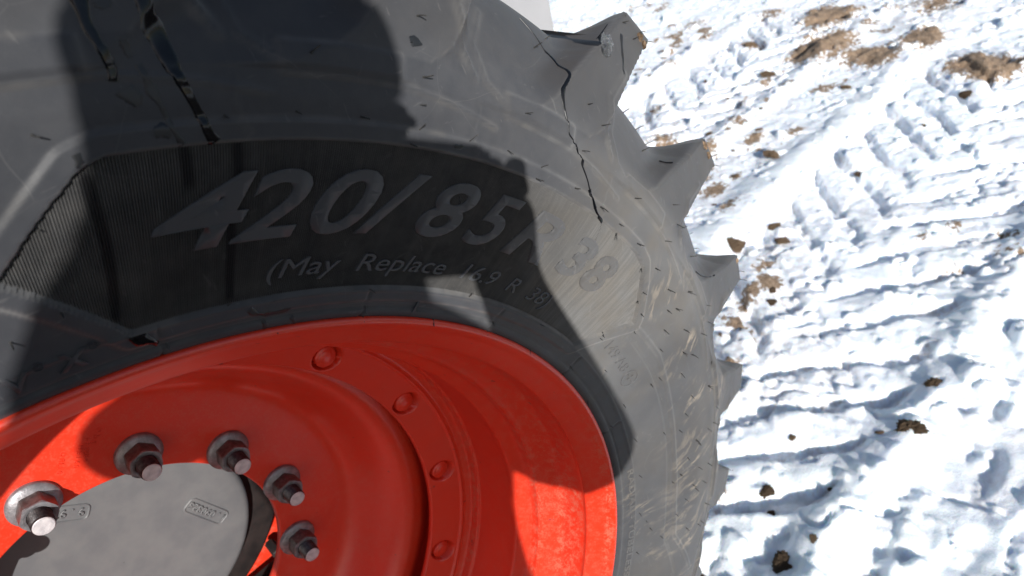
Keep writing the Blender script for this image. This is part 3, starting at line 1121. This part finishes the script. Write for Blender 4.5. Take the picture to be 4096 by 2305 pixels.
plane_text("cast_number", "1 . 090826", .1140, .7735, .4400, .0108, math.radians(111.5), M_GREY, cap, lift=.0016, bold=.01)
plane_text("cast_number", "9 . 97", -.0060, .9090, .4400, .0108, math.radians(140), M_GREY, cap, lift=.0016, bold=.01)
for s_, x_, z_ in (("O Y", .0790, 1.0310), ("D 8", .0720, 1.0265), ("6 7 3 5", .0620, 1.0245), ("x 8 4", .0560, 1.0140), ("H E 1 6 0", .0490, 1.0190), ("U F L", .0360, 1.0280), ("H 1 0", .0300, 1.0200)):
    plane_text("stamped_mark", s_, x_, z_, .3625, .0050, math.radians(-130), M_RED, disc, lift=.0008)

# bracket behind the disc
bm = bmesh.new()
box_bm(bm, .045, .165, .470, .486, .545, .560, .003)
box_bm(bm, .150, .166, .455, .490, .520, .600, .003)
obj_from_bm("bracket", bm, M_DARK, tractor)

# pale grey body panel standing behind the wheel
bm = bmesh.new()
box_bm(bm, .62, 1.343, .80, 1.15, .55, 1.85, .02)
obj_from_bm("body_panel", bm, M_PANELGREY, tractor)
# axle beam and the rest of the machine that stands behind, only its near frame
bm = bmesh.new()
box_bm(bm, -.16, .16, .80, 1.90, .62, .96, .04)
obj_from_bm("axle_beam", bm, M_DARK, tractor)

# ------------------------------------------------------------------ the photographer (outside the frame, casts the shadow)
SU = Vector((0.88703, -0.46168, 0.0)).normalized()
SV_ = SU.cross(SUN).normalized()


def sp(a, b, w):
    return CAM + SU * a + SV_ * b + SUN * w


JOINTS = {}
def skin_obj(name, verts, edges, radii, root, mat, parent=None, sub=2):
    me = bpy.data.meshes.new(name)
    me.from_pydata([tuple(v) for v in verts], edges, [])
    o = bpy.data.objects.new(name, me)
    COL.objects.link(o)
    md = o.modifiers.new("skin", 'SKIN')
    md.use_smooth_shade = True
    for i, r_i in enumerate(radii):
        sv = me.skin_vertices[0].data[i]
        sv.radius = (r_i, r_i) if not isinstance(r_i, tuple) else r_i
        sv.use_root = (i == root)
    s2 = o.modifiers.new("sub", 'SUBSURF'); s2.levels = sub; s2.render_levels = sub
    dg = bpy.context.evaluated_depsgraph_get()
    me2 = bpy.data.meshes.new_from_object(o.evaluated_get(dg))
    bpy.data.objects.remove(o)
    me2.materials.append(mat)
    for p_ in me2.polygons:
        p_.use_smooth = True
    o = bpy.data.objects.new(name, me2)
    link(o, parent)
    return o


M_JACKET = simple("jacket_cloth", (0.030, 0.035, 0.050), (0.045, 0.050, 0.066), 30, 0.85, bump=0.4)
M_TROUSER = simple("trouser_cloth", (0.035, 0.035, 0.038), (0.05, 0.05, 0.052), 40, 0.9)
M_SKIN = simple("skin", (0.50, 0.30, 0.22), (0.56, 0.35, 0.26), 30, 0.5, bump=0.05)
M_GLOVE = simple("glove_knit", (0.03, 0.03, 0.032), (0.05, 0.05, 0.052), 150, 0.9)
M_HAT = simple("knit_cap", (0.06, 0.06, 0.065), (0.10, 0.10, 0.105), 200, 0.9, bump=0.6)
M_CAMB = simple("camera_body", (0.014, 0.014, 0.015), (0.022, 0.022, 0.023), 300, 0.5)

feet = sp(-.165, -.2, -.36); feet.z = 0
person = tag(empty("person", (feet.x, feet.y, 0)), "person in dark winter jacket and knit cap standing beside the wheel holding up a camera", "person")
J = []
def add(p, r_):
    J.append((p, r_)); return len(J) - 1
Eg = []
chest_c = sp(-.165, -.17, -.40)
pel = chest_c + Vector((0, 0, -.42))
i_pel = add(pel, .125)
i_wst = add(chest_c + Vector((0, 0, -.22)), .115)
i_ch = add(chest_c, .115)
i_up = add(sp(-.110, -.060, -.41), .085)
i_nk = add(sp(-.068, .020, -.40), .083)
i_hd0 = add(sp(-.053, .070, -.38), .083)
i_hd1 = add(sp(-.043, .125, -.385), .080)
i_hd2 = add(sp(-.042, .175, -.395), .060)
Eg += [(i_pel, i_wst), (i_wst, i_ch), (i_ch, i_up), (i_up, i_nk), (i_nk, i_hd0), (i_hd0, i_hd1), (i_hd1, i_hd2)]
# right arm
i_rs = add(sp(.002, -.168, -.38), .064)
i_ru = add(sp(.066, -.295, -.32), .092)
i_re = add(sp(.132, -.392, -.26), .078)
i_rf = add(sp(.096, -.210, -.16), .052)
i_rw = add(sp(.071, -.085, -.085), .031)
i_rk = add(sp(.072, -.004, -.085), .042)
Eg += [(i_up, i_rs), (i_rs, i_ru), (i_ru, i_re), (i_re, i_rf), (i_rf, i_rw), (i_rw, i_rk)]
# left arm
i_ls = add(sp(-.262, -.130, -.38), .078)
i_le = add(sp(-.402, -.158, -.24), .060)
i_lf = add(sp(-.210, -.120, -.14), .048)
i_lw = add(sp(-.085, -.060, -.090), .036)
Eg += [(i_up, i_ls), (i_ls, i_le), (i_le, i_lf), (i_lf, i_lw)]
# legs
hx = SU.copy(); hx.z = 0; hx.normalize()
for s_ in (-1, 1):
    h0 = add(pel + hx * (.10 * s_) + Vector((0, 0, -.10)), .105)
    kn = add(Vector((pel.x, pel.y, .47)) + hx * (.12 * s_) + Vector((.02, .03, 0)), .078)
    an = add(Vector((pel.x, pel.y, .10)) + hx * (.13 * s_), .055)
    to = add(Vector((pel.x, pel.y, .045)) + hx * (.15 * s_) + Vector((.08, .15, 0)), .045)
    Eg += [(i_pel, h0), (h0, kn), (kn, an), (an, to)]
body = skin_obj("body", [j[0] for j in J], Eg, [j[1] for j in J], i_pel, M_JACKET, person)
body.data.materials.append(M_TROUSER); body.data.materials.append(M_SKIN)
hz = sp(-.06, .045, -.39).z
for p_ in body.data.polygons:
    c = p_.center
    if c.z < pel.z - .12:
        p_.material_index = 1
    elif c.z > hz and (c - sp(-.055, .12, -.385)).length < .17:
        p_.material_index = 2
# padded jacket over trunk and hips: elliptical rings
RG = [(-.150, -.165, -.040), (-.110, -.215, -.006), (-.073, -.255, .018), (-.030, -.305, .028), (.03, -.338, .036), (.11, -.350, .040), (.20, -.352, .036), (.25, -.352, .026), (.30, -.352, .014), (.36, -.353, .009), (.43, -.354, .006), (.52, -.355, .012), (.62, -.345, .010), (.66, -.330, -.005)]
Vj = []
for (d_, a_l, a_r) in RG:
    c_ = chest_c + Vector((0, 0, -d_)) + SU * ((a_l + a_r) / 2 + .165)
    hw_ = (a_r - a_l) / 2
    dep_ = .125 if d_ > 0 else .125 + .25 * d_
    for k in range(40):
        a = 2 * math.pi * k / 40
        cr = 1 + .012 * math.sin(3 * a + 40 * d_)
        n_ = Vector((-SU.y, SU.x, 0))
        Vj.append(c_ + SU * (hw_ * math.cos(a)) + n_ * (dep_ * cr * math.sin(a)))
jk = mesh_np("jacket", np.array(Vj), grid_faces(len(RG), 40, True), M_JACKET, person)
# head details
hc = sp(-.043, .125, -.385)
fdir = FWD.copy(); fdir.z = -.25; fdir.normalize()
fr = fdir.cross(Vector((0, 0, 1))).normalized(); fu = fr.cross(fdir).normalized()


def blob(name, c, sx, sy, sz, mat, parent, cut=None):
    bm = bmesh.new()
    bmesh.ops.create_uvsphere(bm, u_segments=24, v_segments=16, radius=1.0)
    if cut is not None:
        bmesh.ops.delete(bm, geom=[v for v in bm.verts if v.co.z < cut], context='VERTS')
    for v in bm.verts:
        v.co = c + fr * (v.co.x * sx) + fdir * (v.co.y * sy) + fu * (v.co.z * sz)
    return obj_from_bm(name, bm, mat, parent, True)


blob("knit_cap", hc + fu * .022, .080, .098, .098, M_HAT, person, cut=0.05)
blob("nose", hc + fdir * .088 - fu * .022, .013, .020, .022, M_SKIN, person)
for s_ in (-1, 1):
    blob("eye", hc + fdir * .074 + fr * (.031 * s_) + fu * .002, .011, .009, .008, M_TIP, person)
    blob("ear", hc + fr * (.070 * s_) - fu * .02, .008, .018, .030, M_SKIN, person)
blob("mouth", hc + fdir * .076 - fu * .055, .022, .008, .006, M_RED, person)


def fingers(wrist, palm_dir, grip_dir, side, thumb):
    """palm and five bent fingers closing on the camera"""
    V = []; Eq = []; Rr = []
    def a_(p, r_):
        V.append(p); Rr.append(r_); return len(V) - 1
    w0 = a_(wrist, .026)
    p1 = a_(wrist + palm_dir * .055, .028)
    Eq.append((w0, p1))
    h_ = skin_obj("hand", V, Eq, Rr, 0, M_GLOVE, person)
    for k in range(4):
        b0 = wrist + palm_dir * .060 + side * (.021 * (k - 1.5))
        L = (.80, 1.0, .95, .75)[k]
        c1 = b0 + palm_dir * .034 * L
        c2 = c1 + (palm_dir * .3 + grip_dir * .95).normalized() * .024 * L
        c3 = c2 + (palm_dir * -.5 + grip_dir * .8).normalized() * .020 * L
        skin_obj("finger", [b0, c1, c2, c3], [(0, 1), (1, 2), (2, 3)], [.0118, .0112, .0104, .0092], 0, M_GLOVE, h_)
    b0 = wrist + palm_dir * .022 + thumb * .026
    skin_obj("thumb", [b0, b0 + (palm_dir + thumb * .7).normalized() * .034, b0 + (palm_dir * 1.5 + thumb * .5 + grip_dir * .4).normalized() * .062], [(0, 1), (1, 2)], [.0130, .0120, .0105], 0, M_GLOVE, h_)


rw = J[i_rw][0]; lw = J[i_lw][0]
cb = CAM - FWD * .085
gr = cb + RIGHT * .074
fingers(rw, (gr + UP * .02 - rw).normalized(), FWD, UP.cross((gr - rw).normalized()).cross((gr - rw).normalized()).normalized() * -1, -FWD * .6 + RIGHT * -.4)
gl = cb - RIGHT * .055 - UP * .03
fingers(lw, (gl - lw).normalized(), UP, FWD, -FWD)

# camera in the hands
cobj = tag(empty("camera", cb), "black camera held in both hands of the person", "camera")
bm = bmesh.new()
box_bm(bm, -.060, .080, -.055, .042, -.028, .024, .006)
box_bm(bm, -.022, .022, .046, .064, -.024, .018, .006)
box_bm(bm, .050, .082, -.046, .044, -.050, -.028, .008)
bc = obj_from_bm("camera_body", bm, M_CAMB, None)
V_, F_ = lathe_z([(.034, -.020), (.036, -.024), (.036, -.050), (.037, -.052), (.037, -.072), (.0345, -.074), (.030, -.070), (.001, -.062)], 40)
lens_o = mesh_np("lens_barrel", V_, F_, M_CAMB, None)
mc = Matrix.Identity(4)
for i in range(3):
    mc[i][0], mc[i][1], mc[i][2], mc[i][3] = RIGHT[i], UP[i], -FWD[i], cb[i]
for o_ in (bc, lens_o):
    o_.matrix_world = mc
    o_.parent = cobj
    o_.matrix_parent_inverse = cobj.matrix_world.inverted()

# SMALL_THINGS
# ------------------------------------------------------------------ small things on the tyre
SPEW = [(54.4, 0.727), (53.9, 0.69), (43.3, 0.749), (45.8, 0.689), (54.0, 0.672), (53.9, 0.656), (49.9, 0.656), (46.4, 0.658), (54.4, 0.646), (42.8, 0.656), (43.0, 0.646), (38.6, 0.654), (39.3, 0.725), (37.3, 0.717), (38.9, 0.686), (28.3, 0.746), (35.3, 0.814), (36.8, 0.818), (57.8, 0.659), (72.9, 0.659), (60.8, 0.693), (61.6, 0.66), (65.2, 0.658), (73.8, 0.614), (74.1, 0.564), (76.7, 0.556), (68.9, 0.518), (68.8, 0.506), (64.8, 0.535), (60.8, 0.507), (38.6, 0.654), (34.8, 0.653), (30.8, 0.683), (24.3, 0.719), (22.5, 0.709), (31.5, 0.652), (31.0, 0.644), (27.8, 0.651), (24.8, 0.638), (22.9, 0.651), (22.4, 0.623), (21.8, 0.614), (23.7, 0.68), (16.9, 0.637), (19.1, 0.65), (15.8, 0.648), (20.1, 0.608), (14.8, 0.623), (12.1, 0.647), (18.3, 0.593), (21.9, 0.564), (21.8, 0.56), (16.2, 0.544), (31.3, 0.534), (42.6, 0.535), (37.2, 0.518), (36.9, 0.508), (53.6, 0.534), (53.1, 0.518), (52.8, 0.508), (44.8, 0.508), (29.2, 0.509), (21.4, 0.519), (21.2, 0.51), (15.6, 0.674), (6.4, 0.624), (9.2, 0.635), (7.7, 0.646), (12.6, 0.609), (5.8, 0.52), (5.4, 0.51), (13.3, 0.51), (8.0, 0.544), (0.4, 0.544), (-2.2, 0.51), (-7.3, 0.543), (-15.0, 0.542), (-17.1, 0.553), (-18.8, 0.56), (-1.6, 0.584), (-11.6, 0.592), (-2.9, 0.607), (-6.6, 0.633), (-11.0, 0.606), (-16.1, 0.617), (-22.7, 0.542), (8.3, 0.583), (8.4, 0.595), (-21.2, 0.58), (15.6, 0.675), (15.7, 0.649), (10.9, 0.697), (8.1, 0.696), (8.6, 0.673), (12.1, 0.647), (16.5, 0.713), (20.7, 0.717), (9.3, 0.635), (7.5, 0.648), (2.8, 0.684), (0.3, 0.666), (0.4, 0.666), (-4.4, 0.682), (1.6, 0.632), (-0.7, 0.619), (-2.9, 0.607), (-6.4, 0.659), (-6.6, 0.675), (-6.5, 0.634), (-7.5, 0.638), (-8.7, 0.618), (-12.5, 0.662), (-11.7, 0.639), (-10.9, 0.605), (-14.9, 0.652), (-14.2, 0.629), (-15.1, 0.635), (-19.5, 0.667), (-22.2, 0.662), (-22.3, 0.654), (-21.6, 0.626), (-18.0, 0.601)]
for k in range(-5, 1):
    SPEW += [(36.6 + 15 * k, .8265), (34.6 + 15 * k, .8270), (33.6 + 15 * k, .826), (30.2 + 15 * k, .772), (27.5 + 15 * k, .7745), (41.2 + 15 * k, .768)]


def hair_mesh(p, n, length, rad, rnd):
    t1 = n.orthogonal().normalized(); t2 = n.cross(t1)
    bend = (t1 * rnd.uniform(-1, 1) + t2 * rnd.uniform(-1, 1)) * .35 + Vector((0, 0, -.12))
    V = []
    for i in range(5):
        s = i / 4
        c = p + n * (length * s - .0006) + bend * (length * .5 * s * s)
        r_i = rad * (1.7 if i == 0 else 1.0) * (1 - .25 * s)
        for k in range(6):
            a = math.pi / 3 * k
            V.append(c + t1 * (r_i * math.cos(a)) + t2 * (r_i * math.sin(a)))
    V.append(p + n * length + bend * (length * .5))
    Fq = [(i * 6 + k, i * 6 + (k + 1) % 6, (i + 1) * 6 + (k + 1) % 6, (i + 1) * 6 + k) for i in range(4) for k in range(6)]
    Fq += [(24 + k, 24 + (k + 1) % 6, 30, 30) for k in range(6)]
    return V, Fq


rnd = random.Random(5)
for (a, r_i) in SPEW:
    p, n = surf(a, r_i)
    if p is None:
        continue
    V, Fq = hair_mesh(p, n, rnd.uniform(.0055, .0105) if r_i > .62 else rnd.uniform(.004, .007), rnd.uniform(.0004, .00062), rnd)
    me = bpy.data.meshes.new("rubber_hair")
    me.from_pydata([tuple(v) for v in V], [], [f if f[2] != f[3] else f[:3] for f in Fq])
    me.materials.append(M_HAIR)
    link(bpy.data.objects.new("rubber_hair", me), tyre)


def ribbon(name, pts, widths, thick, mat, parent=None, label=None, cat=None, group=None, rough=.25, seed=1):
    """a film of water lying on the tyre: domed ribbon along (deg, r) points"""
    rr_n = random.Random(seed)
    P = np.array(pts, float)
    s = np.concatenate([[0], np.cumsum(np.hypot(np.diff(P[:, 0]) * MET, np.diff(P[:, 1])))])
    n = max(8, int(s[-1] / .0022))
    q_ = np.linspace(0, s[-1], n)
    A = pchip(s, P[:, 0], q_) if len(P) > 2 else np.interp(q_, s, P[:, 0])
    B = pchip(s, P[:, 1], q_) if len(P) > 2 else np.interp(q_, s, P[:, 1])
    D = np.interp(q_, s, P[:, 2]) if P.shape[1] > 2 else None
    Wd = np.interp(q_ / s[-1], np.linspace(0, 1, len(widths)), widths)
    ph_ = rr_n.uniform(0, 9)
    V = []; Fq = []
    m_ = 7
    for i in range(n):
        j0, j1 = max(i - 1, 0), min(i + 1, n - 1)
        d = np.array([(A[j1] - A[j0]) * MET, B[j1] - B[j0]]); d /= np.linalg.norm(d) + 1e-9
        nx, ny = -d[1], d[0]
        w = Wd[i] * (1 + rough * math.sin(q_[i] * 420 + ph_) * .6 + rough * (rr_n.random() - .5))
        off = rough * .25 * Wd[i] * math.sin(q_[i] * 230 + ph_ * 2)
        for k in range(m_):
            u_ = -1 + 2 * k / (m_ - 1)
            a = A[i] + (nx * (w * .5 * u_ + off)) / MET
            b = B[i] + ny * (w * .5 * u_ + off)
            p, nn = surf(a, b, 0.0, None if D is None else D[i])
            if p is None:
                p, nn = surf(A[i], B[i])
            if p is None:
                p, nn = Vector(V[-1]), Vector((0, -1, 0))
            V.append(p + nn * (-.0004 if abs(u_) == 1 else .0003 + thick * math.sqrt(1 - u_ * u_)))
    for i in range(n - 1):
        for k in range(m_ - 1):
            Fq.append((i * m_ + k, i * m_ + k + 1, (i + 1) * m_ + k + 1, (i + 1) * m_ + k))
    o = mesh_np(name, np.array([tuple(v) for v in V]), Fq, mat, parent)
    if label:
        tag(o, label, cat, group)
    return o


WS = "streaks of melt water on the tyre"
ribbon("water_streak", [(69.94, 0.7143), (69.92, 0.7086), (69.91, 0.7039), (69.8, 0.6993), (69.7, 0.6945), (69.54, 0.6883), (69.49, 0.6833), (69.56, 0.6783)], [.008, .0065, .005, .0055, .0045, .006], .00045, M_WET, None, "broken wet streak with a hanging drop at the tyre's upper left, in the head's shadow", "water streak", WS, .2, 3)
ribbon("water_streak", [(67.68, 0.7143), (67.65, 0.7094), (67.49, 0.7021), (67.33, 0.694), (67.24, 0.687), (67.0, 0.679), (66.77, 0.6728), (66.54, 0.6651), (66.29, 0.657), (66.11, 0.6505), (65.8, 0.6449)], [.008, .0105, .0100, .0065, .0052, .0055, .0070], .00045, M_WET, None, "long broad black wet streak in shade running down to the ribbed panel above the 4", "water streak", WS, .12, 4)
ribbon("water_streak", [(43.66, 0.775, 0.0262), (42.96, 0.7701, 0.0192), (42.41, 0.7632, 0.0108), (42.03, 0.7565, 0.0004), (42.13, 0.7486, -0.0122), (41.76, 0.7454, -0.0193), (41.69, 0.7426, -0.0229), (42.02, 0.7342, -0.0287), (42.33, 0.7261, -0.0333), (42.22, 0.7222, -0.0355), (41.88, 0.7128, -0.0396), (41.43, 0.7048, -0.0429), (41.14, 0.6943, -0.0497), (39.81, 0.6878, -0.0464), (39.22, 0.6831, -0.0467), (38.71, 0.6778, -0.0458), (37.98, 0.671, -0.0456), (37.09, 0.6632, -0.0448), (36.2, 0.6554, -0.0444)], [.0010, .0012, .0014, .0018, .0030, .0052, .0062, .0040, .0013, .0012, .0013, .0014, .0013, .0018, .0014, .0014, .0016], .0004, M_WETS, None, "thin dark wet streak in full sun from beside the topmost lug to the panel edge", "water streak", WS, .08, 5)
ribbon("water_streak", [(36.78, 0.6607), (35.91, 0.6527), (34.83, 0.6464), (33.35, 0.6424), (32.94, 0.6338), (32.6, 0.6246), (32.12, 0.6175), (31.81, 0.611), (31.63, 0.6062)], [.0032, .0026, .0030, .0018, .0018, .0026, .0042, .0036, .0020], .0007, M_WET, None, "dark wet trickle ending in a drop on the raised figure 3", "water streak", WS, .3, 6)
ribbon("water_film", [(38.5, .7860, .000), (38.0, .7960, .003), (37.4, .8060, .007)], [.004, .007, .006, .004], .0006, M_WET, None, "sky-blue reflecting wet splash on the upper face of the topmost tread lug", "water", "wet spots on the tyre", .7, 7)
ribbon("water_drop", [(26.51, 0.7566, -0.0042), (25.99, 0.7582, -0.0082), (25.45, 0.7622, -0.01)], [.001, .003, .0050], .0012, M_WET, None, "single shiny drop in the valley beside the second tread lug from the top", "water drop", "wet spots on the tyre", .1, 8)
ribbon("water_drop", [(15.35, 0.7122, -0.0394), (13.44, 0.7229, -0.0339), (11.27, 0.7413, -0.0267)], [.001, .0024, .0036], .0012, M_WET, None, "single shiny drop in the valley beside the third tread lug from the top", "water drop", "wet spots on the tyre", .1, 9)
ribbon("water_drop", [(49.18, 0.6196), (48.74, 0.6114), (48.51, 0.6037)], [.0030, .0036, .0026], .0010, M_WET, None, "dark wet drip on the shaded raised figure 8 of the tyre size", "water drop", "wet spots on the tyre", .2, 10)
ribbon("water_film", [(71.19, 0.5325), (70.51, 0.5272), (69.88, 0.5236), (69.51, 0.5202)], [.002, .010, .008, .004], .0007, M_WET, None, "black wet puddle on the tyre bead below the left corner of the ribbed panel", "water", "wet spots on the tyre", .4, 11)
for pts, wd, sd in (([(68.45, 0.685), (68.32, 0.6785), (68.09, 0.6711), (67.89, 0.6641), (67.75, 0.6563), (67.53, 0.6497), (67.26, 0.645)], [.003, .006, .003, .0028, .005], 20), ([(69.23, 0.6741), (69.03, 0.67), (68.87, 0.6658)], [.008, .011, .006], 21), ([(68.8, 0.6964), (68.75, 0.6914), (68.64, 0.6883)], [.005, .006, .003], 22), ([(68.45, 0.6517), (68.16, 0.652), (67.83, 0.6494)], [.004, .011, .006], 23), ([(69.17, 0.7142), (69.08, 0.7124), (69.02, 0.7104)], [.008, .008, .004], 24),
                    ([(71.62, 0.6477), (71.54, 0.6433), (71.49, 0.6389), (71.6, 0.6363)], [.004, .006, .005, .004], 25), ([(63.31, 0.5294), (62.87, 0.5252), (61.69, 0.5215), (60.64, 0.5225), (60.12, 0.5229)], [.006, .005, .005, .006, .004], 26), ([(62.11, 0.5169), (61.59, 0.5083)], [.004, .005], 27), ([(59.8, 0.5162), (59.08, 0.5051)], [.004, .004], 28), ([(54.9, 0.7105), (54.63, 0.7112), (54.48, 0.7079)], [.006, .007, .008], 29), ([(66.64, 0.5961), (66.27, 0.5881), (66.19, 0.5805)], [.004, .007, .006], 30), ([(51.14, 0.6504), (50.78, 0.6501), (50.5, 0.6517)], [.003, .004, .003], 31), ([(36.74, 0.807, -0.003), (36.52, 0.7953, -0.0079), (36.09, 0.7852, -0.0118), (35.96, 0.7756, -0.0164)], [.004, .004, .003, .001], 32)):
    ribbon("damp_stain", pts, wd, .00012, M_DAMP, tyre, None, None, None, .4, sd)
CR = [(32.89, 0.6386), (31.4, 0.6275), (29.81, 0.6163), (28.38, 0.6068), (26.64, 0.5949), (24.73, 0.5833), (22.64, 0.5719), (21.69, 0.563)]
for i in range(len(CR) - 1):
    (a0, b0), (a1, b1) = CR[i], CR[i + 1]
    for f0, f1 in ((0.05, .28), (.36, .55), (.62, .9)):
        ribbon("damp_stain", [(a0 + (a1 - a0) * f0, b0 + (b1 - b0) * f0), (a0 + (a1 - a0) * f1, b0 + (b1 - b0) * f1)], [.0012, .0016, .0010], .0002, M_DAMP, tyre, None, None, None, .6, 40 + i)


def lump_mesh(rx, ry, rz, seed, rough=.35, sub=3, flat=False):
    bm = bmesh.new()
    bmesh.ops.create_icosphere(bm, subdivisions=sub, radius=1.0)
    g = np.random.default_rng(seed)
    dirs = g.normal(size=(14, 3)); dirs /= np.linalg.norm(dirs, axis=1, keepdims=True)
    amp = g.uniform(-1, 1, 14)
    for v in bm.verts:
        d = np.array(v.co)
        f = 1 + rough * float(np.sum(amp * np.exp(-((1 - dirs @ d) / .12)))) + rough * .22 * float(g.normal())
        v.co = Vector((d[0] * rx * f, d[1] * ry * f, d[2] * rz * f))
    return bm


# lump of clear ice stuck to the top lug
p, n = surf(38.35, .783)
tz = n; tx = (Vector((0, 0, 1)) - n * n.z).normalized(); ty = tz.cross(tx)
bm = lump_mesh(.0078, .0062, .0036, 3, .70, 4)
for v in bm.verts:
    v.co = p + n * .0012 + tx * v.co.x + ty * v.co.y + tz * v.co.z
tag(obj_from_bm("ice_lump", bm, M_ICE, None, False), "glinting lump of melting ice on the face of the topmost tread lug", "ice")
ribbon("damp_stain", [(39.2, .7905), (38.5, .784), (38.2, .7765)], [.010, .0185, .011], .0002, M_DAMP, tyre, None, None, None, .3, 60)
# dried mud caked on the corners of the lugs
for i, (a, b, sx, sy, k) in enumerate(((34.6, .8225, .0045, .003, 0), (33.9, .820, .004, .003, 0), (21.4, .8225, .005, .003, 1), (20.2, .822, .005, .003, 1), (6.3, .823, .004, .003, 2))):
    p, n = surf(a, b)
    if p is None:
        continue
    bm = lump_mesh(sx, sy, .0026, 30 + i, .4, 3)
    tx = (Vector((0, 0, 1)) - n * n.z).normalized(); ty = n.cross(tx)
    for v in bm.verts:
        v.co = p + tx * v.co.x + ty * v.co.y + n * v.co.z
    lug_n = ("topmost tread lug", "second tread lug from the top", "third tread lug from the top")[k]
    tag(obj_from_bm("mud_crumb", bm, M_SOIL, None, False), "brown mud crumbs caked on the outer corner of the " + lug_n, "mud", "mud caked on the lug corners, " + lug_n)

# ------------------------------------------------------------------ soil clods lying on the snow
CLODS = [(2.001, .736, .040, 0, "large tan earth clod on smooth snow nearest the third tread lug"),
         (2.169, .671, .024, 0, "small tan earth clod just behind the large tan one on smooth snow"),
         (2.111, .609, .031, 0, "flat elongated tan clod at the track's edge beside the large tan one"),
         (1.658, -.062, .030, 1, "dark brown clod near the right edge, upper one of the two there"),
         (1.466, -.077, .032, 1, "long dark brown clod at right, lower left of the other dark one"),
         (1.120, .126, .020, 1, "dark brown clod in the snow right of the lowest visible tread lug"),
         (.958, -.008, .027, 1, "reddish dark brown clod, the largest at the bottom edge of the picture"),
         (.830, .131, .019, 1, "dark clod at the very bottom touching the tyre's edge in view"),
         (2.724, 1.306, .030, 0, "tan clod just right of the tyre between the first and second lug"),
         (2.614, .935, .045, 0, "long flat tan clod on the snow ridge right of the second tread lug"),
         (2.443, .999, .026, 0, "brown clod in the hollow just right of the second tread lug's corner"),
         (3.461, 1.412, .055, 0, "dark brown clod at the left end of the bare soil patch at upper right"),
         (3.819, 1.723, .050, 0, "brown soil lump farthest up the snow, left of the bare soil patches"),
         (3.441, .463, .045, 1, "dark clod coloured as shadow in the hollow below the right-hand bare soil patch"),  # dark tone stands in for a shadow in the hollow
         (3.364, .956, .035, 0, "brown clod on snow just below the big bare soil patch"),
         (2.653, .580, .024, 0, "small tan clod on the smooth snow in the middle of the upper track")]
SMALL = [(1.101, .099, .010), (1.301, .150, .010), (1.040, -.038, .012), (1.208, .003, .008), (1.426, -.021, .010), (1.836, .496, .018), (1.773, .468, .018), (2.827, 1.108, .022), (3.132, 1.459, .024), (3.091, .505, .015),
         (2.903, 1.769, .022), (2.322, 1.098, .018), (.984, .192, .012), (1.55, .52, .012), (1.62, .60, .010), (2.5, 1.25, .015), (2.62, 1.12, .013), (3.0, 1.2, .016), (3.3, 1.7, .02), (2.2, .95, .011), (1.33, .42, .009), (3.6, 2.2, .02), (3.2, 2.0, .016)]
clod_meshes = []
for i in range(5):
    bm = lump_mesh(1.0, .70, .42, 70 + i, .75, 4)
    me = bpy.data.meshes.new("earth_clod")
    bm.to_mesh(me); bm.free()
    clod_meshes.append(me)
variants = {}


def clod(x, y, s, dark, label, group, i):
    key = (i % 5, dark)
    if key not in variants:
        me = clod_meshes[i % 5].copy()
        me.materials.append(M_SOILD if dark else M_SOIL)
        variants[key] = me
    o = bpy.data.objects.new("earth_clod", variants[key])
    s *= .82 if x < 2.3 else .62
    o.scale = (s, s, s)
    o.rotation_euler = (rnd.uniform(-.3, .3), rnd.uniform(-.3, .3), rnd.uniform(0, 6.28))
    z_ = max(ground_z(x, y), ground_z(x + s * .5, y), ground_z(x - s * .5, y), ground_z(x, y + s * .5))
    o.location = (x, y, z_ - .10 * s)
    COL.objects.link(o)
    tag(o, label, "clod", group)


for i, (x, y, s, dk, lab) in enumerate(CLODS):
    clod(x, y, s, dk, lab, "earth clods lying on the snow", i)
for i, (x, y, s) in enumerate(SMALL):
    reg = 0 if x < 1.4 else (1 if x < 2.4 else 2)
    clod(x, y, s, i % 3 == 0, ("tiny dark earth crumb on the snow near the bottom right, below the chevron track", "small brown earth crumb on dirty snow beside the second and third lugs", "small brown earth crumb on far snow between the top lug and the soil patches")[reg],
         ("tiny crumbs near the bottom right", "small crumbs beside the lugs", "small crumbs on the far snow")[reg], i)
